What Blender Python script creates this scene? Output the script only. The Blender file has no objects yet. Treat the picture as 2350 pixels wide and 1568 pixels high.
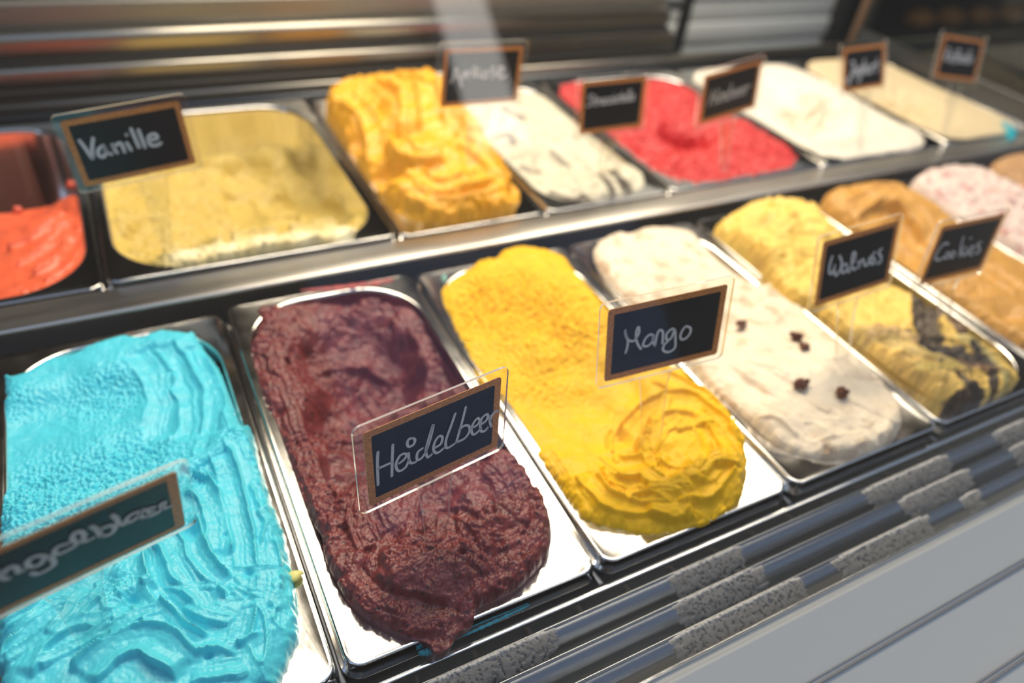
import bpy, math
import numpy as np
from mathutils import Vector, Matrix

# ------------------------------------------------------------------ camera, world, lights, exposure
F = 1666.7                                            # focal length in pixels of the 2350 x 1568 frame
R = np.array([[0.884729, -0.452832, 0.110446], [-0.218636, -0.612449, -0.759674], [0.411647, 0.647958, -0.640857]])
CAM = np.array([-0.043508, -0.18235, 0.391852])
sc = bpy.context.scene
cd = bpy.data.cameras.new('camera'); cam = bpy.data.objects.new('camera', cd)
sc.collection.objects.link(cam); sc.camera = cam
cd.sensor_width = 36.0; cd.lens = 36.0 * F / 2350.0; cd.clip_start = 0.005; cd.clip_end = 200
cam.matrix_world = Matrix(((R[0][0], -R[1][0], -R[2][0], CAM[0]), (R[0][1], -R[1][1], -R[2][1], CAM[1]), (R[0][2], -R[1][2], -R[2][2], CAM[2]), (0, 0, 0, 1)))
cd.dof.use_dof = True; cd.dof.focus_distance = 0.392; cd.dof.aperture_fstop = 3.3
sc.view_settings.view_transform = 'Standard'; sc.view_settings.look = 'None'
sc.view_settings.exposure = 0.12; sc.view_settings.gamma = 1.0; sc.view_settings.use_curve_mapping = False

world = bpy.data.worlds.new('world'); sc.world = world; world.use_nodes = True
wt = world.node_tree; wt.nodes.clear()
wo = wt.nodes.new('ShaderNodeOutputWorld'); bg = wt.nodes.new('ShaderNodeBackground')
tc = wt.nodes.new('ShaderNodeTexCoord'); sx = wt.nodes.new('ShaderNodeSeparateXYZ')
cr = wt.nodes.new('ShaderNodeValToRGB'); ad = wt.nodes.new('ShaderNodeMath'); ad.operation = 'MULTIPLY_ADD'
ad.inputs[1].default_value = 0.5; ad.inputs[2].default_value = 0.5
wt.links.new(tc.outputs['Generated'], sx.inputs[0]); wt.links.new(sx.outputs['Z'], ad.inputs[0]); wt.links.new(ad.outputs[0], cr.inputs[0])
cr.color_ramp.elements[0].position = 0.48; cr.color_ramp.elements[0].color = (0.16, 0.15, 0.14, 1)
cr.color_ramp.elements[1].position = 1.0; cr.color_ramp.elements[1].color = (0.36, 0.50, 0.78, 1)
e = cr.color_ramp.elements.new(0.53); e.color = (0.62, 0.76, 1.0, 1)
wt.links.new(cr.outputs[0], bg.inputs[0]); bg.inputs[1].default_value = 0.95
wt.links.new(bg.outputs[0], wo.inputs[0])

def area(name, loc, target, sx_, sy_, power, col):
    l = bpy.data.lights.new(name, 'AREA'); l.shape = 'RECTANGLE'; l.size = sx_; l.size_y = sy_; l.energy = power; l.color = col
    o = bpy.data.objects.new(name, l); sc.collection.objects.link(o); o.location = loc
    d = Vector(target) - Vector(loc); o.rotation_euler = d.to_track_quat('-Z', 'Y').to_euler(); return o
for lx, lw_, pw_ in ((0.105, 0.41, 1.0), (0.545, 0.31, 1.0), (0.90, 0.29, .8), (1.22, 0.22, .6)):      # row of light panels under the canopy, above the back row
    area('canopy_lamp', (lx, 0.69, 0.92), (lx, 0.60, 0.0), lw_, 0.50, 17.5 * lw_ * pw_, (1.0, 0.86, 0.66))
for k, lx in enumerate((0.75, 1.22, 1.66)):
    area('ceiling_lamp', (lx, 1.5, 2.30), (lx, 1.2, 0.0), 0.34, 0.26, 7.0, (1.0, 0.83, 0.58))

sl_ = bpy.data.lights.new('sun', 'SUN'); sl_.energy = 15.0; sl_.angle = 0.01; sl_.color = (1.0, 0.95, 0.88)      # lights the far side of the street; the shop lies in its own shade
so_ = bpy.data.objects.new('sun', sl_); sc.collection.objects.link(so_); so_.rotation_euler = (math.radians(-50), 0, 0)
# ------------------------------------------------------------------ helpers
rng = np.random.default_rng(7)
def ray(u, v):
    d = R.T @ np.array([(u - 1175.0) / F, (v - 784.0) / F, 1.0]); return d / np.linalg.norm(d)
def onz(u, v, z=0.0):
    d = ray(u, v); t = (z - CAM[2]) / d[2]; return CAM + t * d
def ony(u, v, y):
    d = ray(u, v); t = (y - CAM[1]) / d[1]; return CAM + t * d

def mesh_obj(name, V, Fc, mat=None, parent=None, smooth=True, col=None, mats=None, midx=None):
    V = np.asarray(V, np.float32).reshape(-1, 3)
    me = bpy.data.meshes.new(name)
    if isinstance(Fc, np.ndarray) and Fc.ndim == 2:
        n, k = Fc.shape
        me.vertices.add(len(V)); me.vertices.foreach_set('co', V.ravel())
        me.loops.add(n * k); me.loops.foreach_set('vertex_index', Fc.astype(np.int32).ravel())
        me.polygons.add(n); me.polygons.foreach_set('loop_start', np.arange(0, n * k, k, dtype=np.int32))
        me.update(calc_edges=True)
    else:
        me.from_pydata(V.tolist(), [], [list(map(int, f)) for f in Fc]); me.update()
    if smooth: me.polygons.foreach_set('use_smooth', np.ones(len(me.polygons), bool))
    if col is not None:
        a = me.color_attributes.new('Col', 'FLOAT_COLOR', 'POINT')
        c = np.ones((len(V), 4), np.float32); c[:, :3] = col; a.data.foreach_set('color', c.ravel())
    for m in (mats or ([mat] if mat else [])): me.materials.append(m)
    if midx is not None: me.polygons.foreach_set('material_index', np.asarray(midx, np.int32))
    o = bpy.data.objects.new(name, me); sc.collection.objects.link(o)
    if parent: o.parent = parent; o.matrix_parent_inverse = parent.matrix_world.inverted()
    return o
def bevel(o, w=0.001, seg=2):
    m = o.modifiers.new('bevel', 'BEVEL'); m.width = w; m.segments = seg; m.limit_method = 'ANGLE'; m.angle_limit = 0.7
    return o
def tag(o, label=None, cat=None, group=None, kind=None):
    if label: o['label'] = label
    if cat: o['category'] = cat
    if group: o['group'] = group
    if kind: o['kind'] = kind
    return o
def empty(name, loc, label, cat, group=None):
    o = bpy.data.objects.new(name, None); sc.collection.objects.link(o); o.location = loc; o.empty_display_size = 0.02
    bpy.context.view_layer.update(); return tag(o, label, cat, group)
BOXF = [(0, 3, 2, 1), (4, 5, 6, 7), (0, 1, 5, 4), (1, 2, 6, 5), (2, 3, 7, 6), (3, 0, 4, 7)]
def box(name, x0, x1, y0, y1, z0, z1, mat, parent=None, bw=0.0, **k):
    V = [(x0, y0, z0), (x1, y0, z0), (x1, y1, z0), (x0, y1, z0), (x0, y0, z1), (x1, y0, z1), (x1, y1, z1), (x0, y1, z1)]
    o = mesh_obj(name, V, BOXF, mat, parent, smooth=bw > 0)
    if bw: bevel(o, bw)
    if k: tag(o, **k)
    return o
def extrude_x(name, prof, x0, x1, mat, parent=None, closed=True, smooth=False, n=1):
    """profile of (y, z) points run along x"""
    P = np.array(prof); m = len(P); V = []; Fc = []
    xs = np.linspace(x0, x1, n + 1)
    for x in xs: V += [(x, p[0], p[1]) for p in P]
    for j in range(n):
        for i in range(m if closed else m - 1):
            a = j * m + i; b = j * m + (i + 1) % m; Fc.append((a, b, b + m, a + m))
    if closed: Fc.append(tuple(range(m))[::-1]); Fc.append(tuple(n * m + i for i in range(m)))
    return mesh_obj(name, V, Fc, mat, parent, smooth=smooth)

# ---- noise
_P = rng.permutation(512); _P = np.concatenate([_P, _P, _P]); _G = rng.normal(size=(512, 2)); _G /= np.linalg.norm(_G, axis=1)[:, None]
def perlin(x, y, seed=0):
    x = x + seed * 17.31; y = y + seed * 9.77
    xi = np.floor(x).astype(int); yi = np.floor(y).astype(int); xf = x - xi; yf = y - yi
    u = xf ** 3 * (xf * (xf * 6 - 15) + 10); v = yf ** 3 * (yf * (yf * 6 - 15) + 10)
    def g(a, b):
        h = _P[(_P[(xi + a) & 511] + ((yi + b) & 511)) & 511] & 511
        return _G[h, 0] * (xf - a) + _G[h, 1] * (yf - b)
    return ((g(0, 0) * (1 - u) + g(1, 0) * u) * (1 - v) + (g(0, 1) * (1 - u) + g(1, 1) * u) * v) * 1.5
def fbm(x, y, octv=4, seed=0, gain=0.5):
    s = 0; a = 1.0; f = 1.0
    for k in range(octv): s = s + a * perlin(x * f, y * f, seed + k * 3); a *= gain; f *= 2.03
    return s
def ridged(x, y, octv=4, seed=0):
    s = 0; a = 1.0; f = 1.0
    for k in range(octv): s = s + a * (1 - 2 * np.abs(perlin(x * f, y * f, seed + k * 5))); a *= 0.5; f *= 2.1
    return s
def sstep(a, b, x):
    t = np.clip((x - a) / (b - a), 0, 1); return t * t * (3 - 2 * t)

# ------------------------------------------------------------------ materials
def mat(name, col=(0.8, 0.8, 0.8), rough=0.5, metal=0.0, **k):
    m = bpy.data.materials.new(name); m.use_nodes = True; b = m.node_tree.nodes['Principled BSDF']
    b.inputs['Base Color'].default_value = (*col, 1); b.inputs['Roughness'].default_value = rough; b.inputs['Metallic'].default_value = metal
    for q, v in k.items(): b.inputs[q].default_value = v
    return m
def bump(m, scale, strength, dist=0.001, detail=3, aniso=None, rough=None):
    nt = m.node_tree; b = nt.nodes['Principled BSDF']
    t = nt.nodes.new('ShaderNodeTexCoord'); n = nt.nodes.new('ShaderNodeTexNoise'); n.inputs['Scale'].default_value = scale; n.inputs['Detail'].default_value = detail
    if aniso:
        mp = nt.nodes.new('ShaderNodeMapping'); mp.inputs['Scale'].default_value = aniso
        nt.links.new(t.outputs['Object'], mp.inputs[0]); nt.links.new(mp.outputs[0], n.inputs['Vector'])
    else: nt.links.new(t.outputs['Object'], n.inputs['Vector'])
    u = nt.nodes.new('ShaderNodeBump'); u.inputs['Strength'].default_value = strength; u.inputs['Distance'].default_value = dist
    nt.links.new(n.outputs['Fac'], u.inputs['Height']); nt.links.new(u.outputs[0], b.inputs['Normal'])
    if rough:
        r = nt.nodes.new('ShaderNodeMapRange'); r.inputs[3].default_value = rough[0]; r.inputs[4].default_value = rough[1]
        nt.links.new(n.outputs['Fac'], r.inputs[0]); nt.links.new(r.outputs[0], b.inputs['Roughness'])
    return m
steel = bump(mat('stainless_steel', (0.78, 0.77, 0.75), 0.2, 1.0), 60, 0.12, 0.0006, 3, None, (0.07, 0.17))
steel_shelf = bump(mat('brushed_steel_rail', (0.80, 0.76, 0.70), 0.3, 1.0), 40, 0.2, 0.0006, 3, (0.15, 3, 3), (0.28, 0.46))
steel_dark = bump(mat('dark_steel', (0.16, 0.165, 0.175), 0.3, 1.0), 40, 0.2, 0.0006, 3, (0.2, 3, 3), (0.25, 0.45))
louver_m = bump(mat('louver_steel', (0.16, 0.17, 0.185), 0.25, 1.0), 30, 0.15, 0.0006, 3, (0.15, 3, 3), (0.18, 0.34))
well_m = mat('dark_well', (0.018, 0.021, 0.026), 0.5)
sill_m = bump(mat('grey_sill_enamel', (0.50, 0.49, 0.44), 0.36), 900, 0.05, 0.0004)
bead_m = mat('sill_bead', (0.40, 0.37, 0.33), 0.3, 0.7)

def ice_material(name, rough=0.42, sss=0.16, radius=(0.004, 0.003, 0.002), grain=1300, gstr=0.35, var=0.12, specks=None, spec=0.45):
    m = bpy.data.materials.new(name); m.use_nodes = True; nt = m.node_tree; b = nt.nodes['Principled BSDF']
    a = nt.nodes.new('ShaderNodeAttribute'); a.attribute_name = 'Col'
    t = nt.nodes.new('ShaderNodeTexCoord'); n = nt.nodes.new('ShaderNodeTexNoise'); n.inputs['Scale'].default_value = 90; n.inputs['Detail'].default_value = 5
    nt.links.new(t.outputs['Object'], n.inputs['Vector'])
    mr = nt.nodes.new('ShaderNodeMapRange'); mr.inputs[1].default_value = 0.3; mr.inputs[2].default_value = 0.7
    mr.inputs[3].default_value = 1 - var; mr.inputs[4].default_value = 1 + var * 0.6
    nt.links.new(n.outputs['Fac'], mr.inputs[0])
    vm = nt.nodes.new('ShaderNodeVectorMath'); vm.operation = 'SCALE'
    nt.links.new(a.outputs['Color'], vm.inputs[0]); nt.links.new(mr.outputs[0], vm.inputs['Scale'])
    out = vm.outputs[0]
    if specks:
        (sr, sg, sb), scl, thr = specks
        n2 = nt.nodes.new('ShaderNodeTexNoise'); n2.inputs['Scale'].default_value = scl; n2.inputs['Detail'].default_value = 2
        nt.links.new(t.outputs['Object'], n2.inputs['Vector'])
        r2 = nt.nodes.new('ShaderNodeMapRange'); r2.inputs[1].default_value = thr; r2.inputs[2].default_value = thr + 0.05
        nt.links.new(n2.outputs['Fac'], r2.inputs[0])
        mx = nt.nodes.new('ShaderNodeMix'); mx.data_type = 'RGBA'; mx.inputs[7].default_value = (sr, sg, sb, 1)
        nt.links.new(r2.outputs[0], mx.inputs[0]); nt.links.new(out, mx.inputs[6]); out = mx.outputs[2]
    nt.links.new(out, b.inputs['Base Color'])
    b.inputs['Roughness'].default_value = rough; b.inputs['Specular IOR Level'].default_value = spec
    b.inputs['Subsurface Weight'].default_value = sss; b.inputs['Subsurface Radius'].default_value = radius; b.inputs['Subsurface Scale'].default_value = 1.0
    g = nt.nodes.new('ShaderNodeTexNoise'); g.inputs['Scale'].default_value = grain; g.inputs['Detail'].default_value = 3
    nt.links.new(t.outputs['Object'], g.inputs['Vector'])
    u = nt.nodes.new('ShaderNodeBump'); u.inputs['Strength'].default_value = gstr; u.inputs['Distance'].default_value = 0.0005
    nt.links.new(g.outputs['Fac'], u.inputs['Height']); nt.links.new(u.outputs[0], b.inputs['Normal'])
    return m

def clear_material(name, tint, rough, refl_scale=1.0, base=0.0):
    m = bpy.data.materials.new(name); m.use_nodes = True; nt = m.node_tree; nt.nodes.clear()
    o = nt.nodes.new('ShaderNodeOutputMaterial'); mx = nt.nodes.new('ShaderNodeMixShader')
    tr = nt.nodes.new('ShaderNodeBsdfTransparent'); tr.inputs[0].default_value = (*tint, 1)
    gl = nt.nodes.new('ShaderNodeBsdfGlossy'); gl.inputs['Roughness'].default_value = rough
    lw = nt.nodes.new('ShaderNodeLayerWeight'); lw.inputs['Blend'].default_value = 0.5     # Schlick term, the same from both sides
    pw = nt.nodes.new('ShaderNodeMath'); pw.operation = 'POWER'; pw.inputs[1].default_value = 5.0; nt.links.new(lw.outputs['Facing'], pw.inputs[0])
    fr = nt.nodes.new('ShaderNodeMath'); fr.operation = 'MULTIPLY_ADD'; fr.inputs[1].default_value = 0.96; fr.inputs[2].default_value = 0.04; nt.links.new(pw.outputs[0], fr.inputs[0])
    mu = nt.nodes.new('ShaderNodeMath'); mu.operation = 'MULTIPLY_ADD'; mu.inputs[1].default_value = refl_scale; mu.inputs[2].default_value = base
    nt.links.new(fr.outputs[0], mu.inputs[0]); nt.links.new(mu.outputs[0], mx.inputs[0]); nt.links.new(tr.outputs[0], mx.inputs[1]); nt.links.new(gl.outputs[0], mx.inputs[2])
    nt.links.new(mx.outputs[0], o.inputs[0]); return m
acrylic = clear_material('clear_acrylic', (0.965, 0.97, 0.97), 0.06, 1.0, 0.0)
acrylic_edge = mat('acrylic_edge', (0.82, 0.80, 0.76), 0.15, 0.0, **{'Transmission Weight': 0.5})
glass_m = clear_material('front_glass', (0.985, 0.99, 0.99), 0.0, 1.15)
glass_side = clear_material('side_glass', (0.55, 0.62, 0.62), 0.05, 1.2)

# ------------------------------------------------------------------ the place around the case
wood_floor = bump(mat('dark_floor', (0.028, 0.024, 0.02), 0.6), 6, 0.2)
dark_wall = mat('dark_wall', (0.045, 0.038, 0.03), 0.8)
tag(box('floor', -4, 6, -6, 4, -0.96, -0.90, wood_floor), kind='structure')
tag(box('wall_back', -4, 6, 3.6, 3.7, -0.90, 2.6, dark_wall), kind='structure')
tag(box('wall_right', 5.0, 5.1, -0.6, 3.6, -0.90, 2.6, dark_wall), kind='structure')
tag(box('wall_left', -3.1, -3.0, -0.6, 3.6, -0.90, 2.6, dark_wall), kind='structure')
tag(box('ceiling', -3.1, 5.1, 0.9, 3.7, 2.5, 2.6, mat('ceiling_paint', (0.13, 0.115, 0.10), 0.9)), kind='structure')

# across the street: seen only as reflections in the front glass
tag(box('wall_street', -14, 1.45, -9.0, -8.0, -0.90, 9.0, mat('dark_facade', (0.012, 0.010, 0.009), .8)), kind='structure')
tag(box('wall_street', 1.45, 6.5, -9.4, -8.6, -0.90, 2.5, mat('blue_facade', (0.022, 0.040, 0.085), .8)), kind='structure')
tag(box('wall_street', 1.45, 6.5, -9.3, -8.7, 2.50, 9.0, bpy.data.materials['dark_facade']), kind='structure')
tag(box('wall_street', 4.00, 4.75, -8.5, -8.0, 3.50, 9.0, mat('pale_facade', (0.82, 0.82, 0.80), .8)), kind='structure')
tag(box('wall_street', 6.5, 70, -9.6, -8.8, -0.90, 9.0, mat('brown_facade', (0.010, 0.011, 0.011), .8)), kind='structure')
# ------------------------------------------------------------------ the display case
case = empty('ice_display_case', (0, 0, -0.9), 'long stainless steel ice cream display case with two rows of sunken pans', 'display case')
XA, XB = -0.55, 1.62
box('cabinet_body', XA, XB, -0.30, 0.86, -0.90, -0.145, mat('cabinet_grey', (0.25, 0.26, 0.27), 0.5), case)
box('cold_well', XA + .01, XB - .01, -0.068, 0.742, -0.144, -0.135, well_m, case)
box('well_side', XA, XA + .01, -0.066, 0.742, -0.1445, 0.0, well_m, case)
box('front_support', XA + .02, XB - .02, -0.0082, -0.0045, -0.034, -0.0145, steel, case, bw=.001)
for x in np.arange(-3, 10):                                     # cross bars under the flanges between neighbouring pans
    X = x * 0.165 - 0.0025
    if XA < X < XB: box('cross_bar', X - .0018, X + .0018, -0.004, 0.332, -0.022, -0.0135, steel_dark, case, bw=.0005)
for k, X in enumerate((-0.085, 0.1745, 0.3425, 0.511, 0.765, 1.020)):
    box('cross_bar', X - .002, X + .002, 0.385, 0.735, -0.022, -0.0135, steel_dark, case, bw=.0005)
# ribs in the dark slot in front of the pans
for X in np.arange(-0.5, 1.6, 0.0385):
    box('slot_rib', X - .0012, X + .0012, -0.030, -0.012, -0.050, -0.046, mat('slot_rib_brown', (0.16, 0.12, 0.09), .5) if X < -.49 else bpy.data.materials['slot_rib_brown'], case)
box('slot_floor', XA + .02, XB - .02, -0.055, -0.0125, -0.062, -0.052, well_m, case)
# middle support with its bright rolled edge
def rolled(name, y, z, r, depth, m, x0=XA + .02, x1=XB - .02, drop=0.03, par=case):
    pr = [(y + depth, z + r), (y, z + r)]
    pr += [(y - r * math.sin(a), z + r * math.cos(a)) for a in np.linspace(0, math.pi, 9)[1:]]
    pr += [(y + .001, z - r), (y + .001, z - drop), (y + .003, z - drop), (y + .003, z), (y + depth, z + r - .002)]
    o = extrude_x(name, pr, x0, x1, m, par, smooth=True); bevel(o, .0002, 1); return o
rolled('middle_support', 0.356, -0.001, 0.0026, 0.030, steel_shelf)
box('middle_wall', XA + .02, XB - .02, 0.362, 0.366, -0.135, -0.006, steel_dark, case)
# front louvres over the cold air intake: three overlapping steel sheets
LV = [(-0.0215, 0.0), (-0.0385, 0.0), (-0.0555, 0.0)]
for k, (y, z) in enumerate(LV):
    pr = [(y + .0010 * math.cos(a), z - .0010 + .0010 * math.sin(a)) for a in np.linspace(0, math.pi, 7)]
    dy = -0.0155
    pr += [(y + dy * t - .001, z - .001 - .011 * (1 - math.cos(t * math.pi / 2))) for t in np.linspace(0.05, 1, 12)]
    pr += [(y + dy * t - .0005, z - .0022 - .011 * (1 - math.cos(t * math.pi / 2))) for t in np.linspace(1, 0.05, 12)]
    pr += [(y + .0008, z - .03), (y + .001, z - .03)]
    extrude_x('louver', pr, XA + .02, XB - .02, louver_m, case, smooth=True).modifiers.new('w', 'WEIGHTED_NORMAL')
# sill
pr = [(-0.0700, -0.012), (-0.0700, -0.0015), (-0.0708, -0.0004), (-0.0722, 0.0), (-0.110, 0.0), (-0.30, 0.0), (-0.30, -0.146), (-0.07, -0.146)]
bevel(extrude_x('sill', pr, XA, XB, sill_m, case), .0008, 2)
for y in (-0.1120, -0.1545, -0.197):
    bevel(extrude_x('sill_bead', [(y + .0020, .0002), (y + .0020, .0016), (y + .0014, .0022), (y + .0006, .0013), (y - .0006, .0013), (y - .0014, .0022), (y - .0020, .0016), (y - .0020, .0002)], XA, XB, bead_m, case), .0003, 1)
bevel(extrude_x('sill_edge_trim', [(-.0702, .0001), (-.0702, .0019), (-.0712, .0027), (-.0724, .0019), (-.0724, .0001)], XA, XB, steel, case), .0003, 1)

ln = math.radians(25)
V = [(x, -.0745 + h * math.sin(ln) + t * math.cos(ln), .0005 + h * math.cos(ln) - t * math.sin(ln)) for h in (0, .62) for t in (-.0025, .0025) for x in (XA, XB)]
mesh_obj('front_glass', V, [(0, 1, 3, 2), (4, 6, 7, 5), (0, 4, 5, 1), (2, 3, 7, 6), (0, 2, 6, 4), (1, 5, 7, 3)], glass_m, case, smooth=False)
# frost on the louvres: grainy rime, a part that nobody could count
frost_m = bump(mat('frost', (0.21, 0.215, 0.22), 0.9), 900, 0.35, 0.001, 4)
_fa = frost_m.node_tree.nodes.new('ShaderNodeAttribute'); _fa.attribute_name = 'Col'; frost_m.node_tree.links.new(_fa.outputs['Color'], frost_m.node_tree.nodes['Principled BSDF'].inputs['Base Color'])
def frost(k, x0, x1, cover=1.0):
    y, z = LV[k]; dx = .0007; nx = max(4, int((x1 - x0) / dx)); T = np.linspace(-0.12, 0.95 * cover, 22)
    xs = np.linspace(x0, x1, nx); X, TT = np.meshgrid(xs, T, indexing='ij')
    ys = y - .001 - .0155 * np.clip(TT, 0, 1) + np.where(TT < 0, -TT * .012, 0)
    zs = z - .0006 - .011 * (1 - np.cos(np.clip(TT, 0, 1) * math.pi / 2))
    en = sstep(0, .012, X - x0 + .006 * perlin(TT * 5, X * 90, k)) * sstep(0, .012, x1 - X + .006 * perlin(TT * 5, X * 90, k + 9))
    edge = np.exp(-((TT + .02) / .10) ** 2)
    h = (.0004 + .0003 * np.abs(fbm(X * 900, TT * 12, 3, k))) + edge * (.0005 + .0030 * np.abs(perlin(X * 900, TT * 3, k + 4)))
    crack = ridged(X * 160, TT * 4.5, 3, k + 2); h = h - .0016 * sstep(1.25, 1.5, crack)
    h = h * en - .0004 * (1 - en) - .0006 * sstep(.7, 1., TT + .3 * perlin(X * 80, TT * 3, k + 6))
    V = np.stack([X, ys - h * .45, zs + h * .9], -1).reshape(-1, 3); m = len(T)
    i = np.arange((nx - 1) * m).reshape(nx - 1, m)[:, :-1].ravel()
    Fq = np.stack([i, i + m, i + m + 1, i + 1], 1)
    fc = (.16 + .03 * fbm(X * 200, TT * 6, 3, k) + .34 * edge - .10 * sstep(1.1, 1.4, crack)).clip(.02, .6).ravel()[:, None] * np.array([1, 1.0, 1.0])
    o = mesh_obj('frost', V, Fq, frost_m, case, col=fc); o['kind'] = 'stuff'; o['label'] = 'pale grainy frost patch on steel louver'
def xz(u, v): return onz(u, v, 0)[0]
for k, segs in enumerate([[(960, 1568, 1255, 1408), (1530, 1325, 1690, 1240), (1967, 1120, 2160, 1030), (2262, 985, 2350, 950)],
                          [(1540, 1385, 1745, 1290), (2050, 1140, 2215, 1066), (2300, 1020, 2500, 930)],
                          [(1533, 1467, 1830, 1315), (2190, 1135, 2235, 1112)]]):
    for (a, b, c, d) in segs: frost(k, xz(a, b), xz(c, d))
frost(2, xz(1900, 1282), xz(2120, 1170), .9)

# back of the case: stepped sliding-door track
def ledge(y0, z0, y1, z1, r, m, name='back_ledge', x0=XA, x1=0.79):
    pr = [(y1, z0), (y0 + r, z0)]
    pr += [(y0 + r - r * math.cos(a), z1 - r + r * math.sin(a)) for a in np.linspace(0, math.pi / 2, 8)]
    pr += [(y1, z1)]
    return extrude_x(name, pr, x0, x1, m, case, smooth=True)
back_dark = mat('black_gasket', (0.012, 0.011, 0.010), 0.5)
track_m = bump(mat('track_steel', (0.42, 0.39, 0.33), 0.22, 1.0), 30, 0.15, 0.0006, 3, (0.15, 3, 3), (0.22, 0.40))
ledge(0.742, -0.144, 0.752, 0.004, .004, steel_dark, x1=XB - .01)
ledge(0.752, -0.02, 0.762, 0.014, .004, track_m, x1=XB - .02)
ledge(0.762, -0.02, 0.775, 0.022, .002, back_dark)
ledge(0.775, -0.02, 0.788, 0.043, .006, track_m)
ledge(0.788, -0.02, 0.795, 0.048, .002, back_dark)
ledge(0.795, -0.02, 0.815, 0.074, .010, track_m)
ledge(0.815, -0.02, 0.825, 0.101, .003, bump(mat('track_panel', (0.30, 0.29, 0.25), 0.45, .6), 25, 0.1, 0.0006, 3, (0.15, 3, 3)))
ledge(0.825, -0.02, 0.832, 0.107, .003, track_m)
ledge(0.832, -0.02, 0.842, 0.150, .003, bump(mat('track_glass_panel', (0.22, 0.235, 0.21), 0.35, .3), 25, 0.1, 0.0006, 3, (0.15, 3, 3)))
ledge(0.842, -0.02, 0.856, 0.157, .004, track_m)
# right end of the case
box('end_panel', 1.255, 1.262, 0.36, 0.80, -0.14, 0.030, steel_dark, case, bw=.001)
box('end_glass', 1.2570, 1.2610, 0.37, 0.80, 0.0305, 0.33, glass_side, case)
box('end_post', 1.252, 1.266, 0.790, 0.803, -0.1, 0.36, mat('post_brown', (0.20, 0.12, 0.07), .4), case, bw=.001)
for (u, v) in ((1886, 384), (2165, 336)):
    p = onz(u, v, 0.004); k = []
    prof = [(0, .0062), (.0028, .0058), (.0044, .0040), (.0048, .0015), (.0036, 0), (.0030, -.006)]
    V = [(p[0] + r * math.cos(a), p[1] + r * math.sin(a), z + .0015) for r, z in prof for a in np.linspace(0, 2 * math.pi, 20, endpoint=False)]
    Fq = [(i * 20 + j, (i + 1) * 20 + j, (i + 1) * 20 + (j + 1) % 20, i * 20 + (j + 1) % 20) for i in range(5) for j in range(20)]
    mesh_obj('locating_knob', V, Fq, steel, case)

# ------------------------------------------------------------------ gelato pans
def rrect(x0, x1, y0, y1, r, n=12, s=5):
    P = []
    for cx, cy, a0 in ((x1 - r, y1 - r, 0), (x0 + r, y1 - r, 90), (x0 + r, y0 + r, 180), (x1 - r, y0 + r, 270)):
        P += [(cx + r * math.cos(math.radians(a0 + 90 * t / n)), cy + r * math.sin(math.radians(a0 + 90 * t / n))) for t in range(n + 1)]
    Q = []
    for i in range(4):
        c = P[i * (n + 1):(i + 1) * (n + 1)]; Q += c; nx = P[((i + 1) % 4) * (n + 1)]
        Q += [(c[-1][0] + (nx[0] - c[-1][0]) * t / s, c[-1][1] + (nx[1] - c[-1][1]) * t / s) for t in range(1, s)]
    return Q
def pan(x0, y0, W, L, label, z=0.0, open_r=0.050, side=0.0090, end=0.0095, tilt=(0, 0)):
    def ring(off, r, zz):
        return [(x, y, zz) for x, y in rrect(x0 - off, x0 + W + off, y0 - off, y0 + L + off, r)]
    def iring(off, zz, rr=None):
        return [(x, y, zz) for x, y in rrect(x0 + side + off, x0 + W - side - off, y0 + end + off, y0 + L - end - off, (rr or open_r) - off)]
    loops = [ring(.0008, .010, -.0130), ring(.0022, .011, -.0126), ring(.0022, .011, -.0098), ring(.0006, .010, -.0090), ring(.0004, .010, -.0020), ring(0, .0096, -.0006), ring(-.0008, .009, 0.0),
             ring(-.0022, .0085, -.0004), iring(-.0022, -.0004), iring(-.0008, -.0007), iring(0, -.0018), iring(.0006, -.005), iring(.006, -.100), iring(.012, -.112), iring(.030, -.116)]
    n = len(loops[0]); V = [v for l in loops for v in l]
    V = np.array(V); cx, cy = x0 + W / 2, y0 + L / 2
    V[:, 2] += z + (V[:, 0] - cx) * tilt[0] + (V[:, 1] - cy) * tilt[1]
    Fc = [(i * n + j, i * n + (j + 1) % n, (i + 1) * n + (j + 1) % n, (i + 1) * n + j) for i in range(len(loops) - 1) for j in range(n)]
    Fc.append(tuple((len(loops) - 1) * n + j for j in range(n)))
    o = mesh_obj('gelato_pan', V, Fc, steel)
    return tag(o, label, 'pan', 'gelato pans')
PL = 0.329; PW = 0.1590; HR = 0.0
FRONT = [(-0.1645, 'steel pan at front left corner holding the bright blue ice cream'), (0.0005, 'steel pan of the dark purple ice cream with smeared rim'), (0.1655, 'steel pan holding the mango yellow sorbet'),
         (0.3305, 'steel pan holding the beige walnut ice cream'), (0.4955, 'steel pan of the pale yellow and chocolate ice cream'), (0.6605, 'steel pan of the caramel coloured ice cream behind the Cookies sign'),
         (0.8255, 'steel pan of the pinkish white ice cream at right edge'), (0.9905, 'steel pan of the brown ice cream at far right edge')]
pan(FRONT[0][0], 0.0005, PW, PL, FRONT[0][1], z=-.001)
pan(FRONT[1][0], 0.0005, PW, PL, FRONT[1][1], z=.002, tilt=(-.006, .012))
for x, l in FRONT[2:]: pan(x, 0.0005, PW, PL, l)
BACK = [(-0.3355, 0.249, 'wide steel pan of coral orange sorbet at left edge'), (-0.0815, 0.252, 'wide deep steel pan, half emptied of vanilla ice cream'), (0.1785, 0.160, 'steel pan under the tall golden apricot ice cream'),
        (0.3465, 0.162, 'steel pan of the chocolate streaked white ice cream'), (0.5145, 0.247, 'wide steel pan of the raspberry red sorbet'), (0.7685, 0.248, 'wide steel pan of white yoghurt ice cream'), (1.0235, 0.215, 'steel pan of cream white ice cream at the end of back row')]
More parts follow.
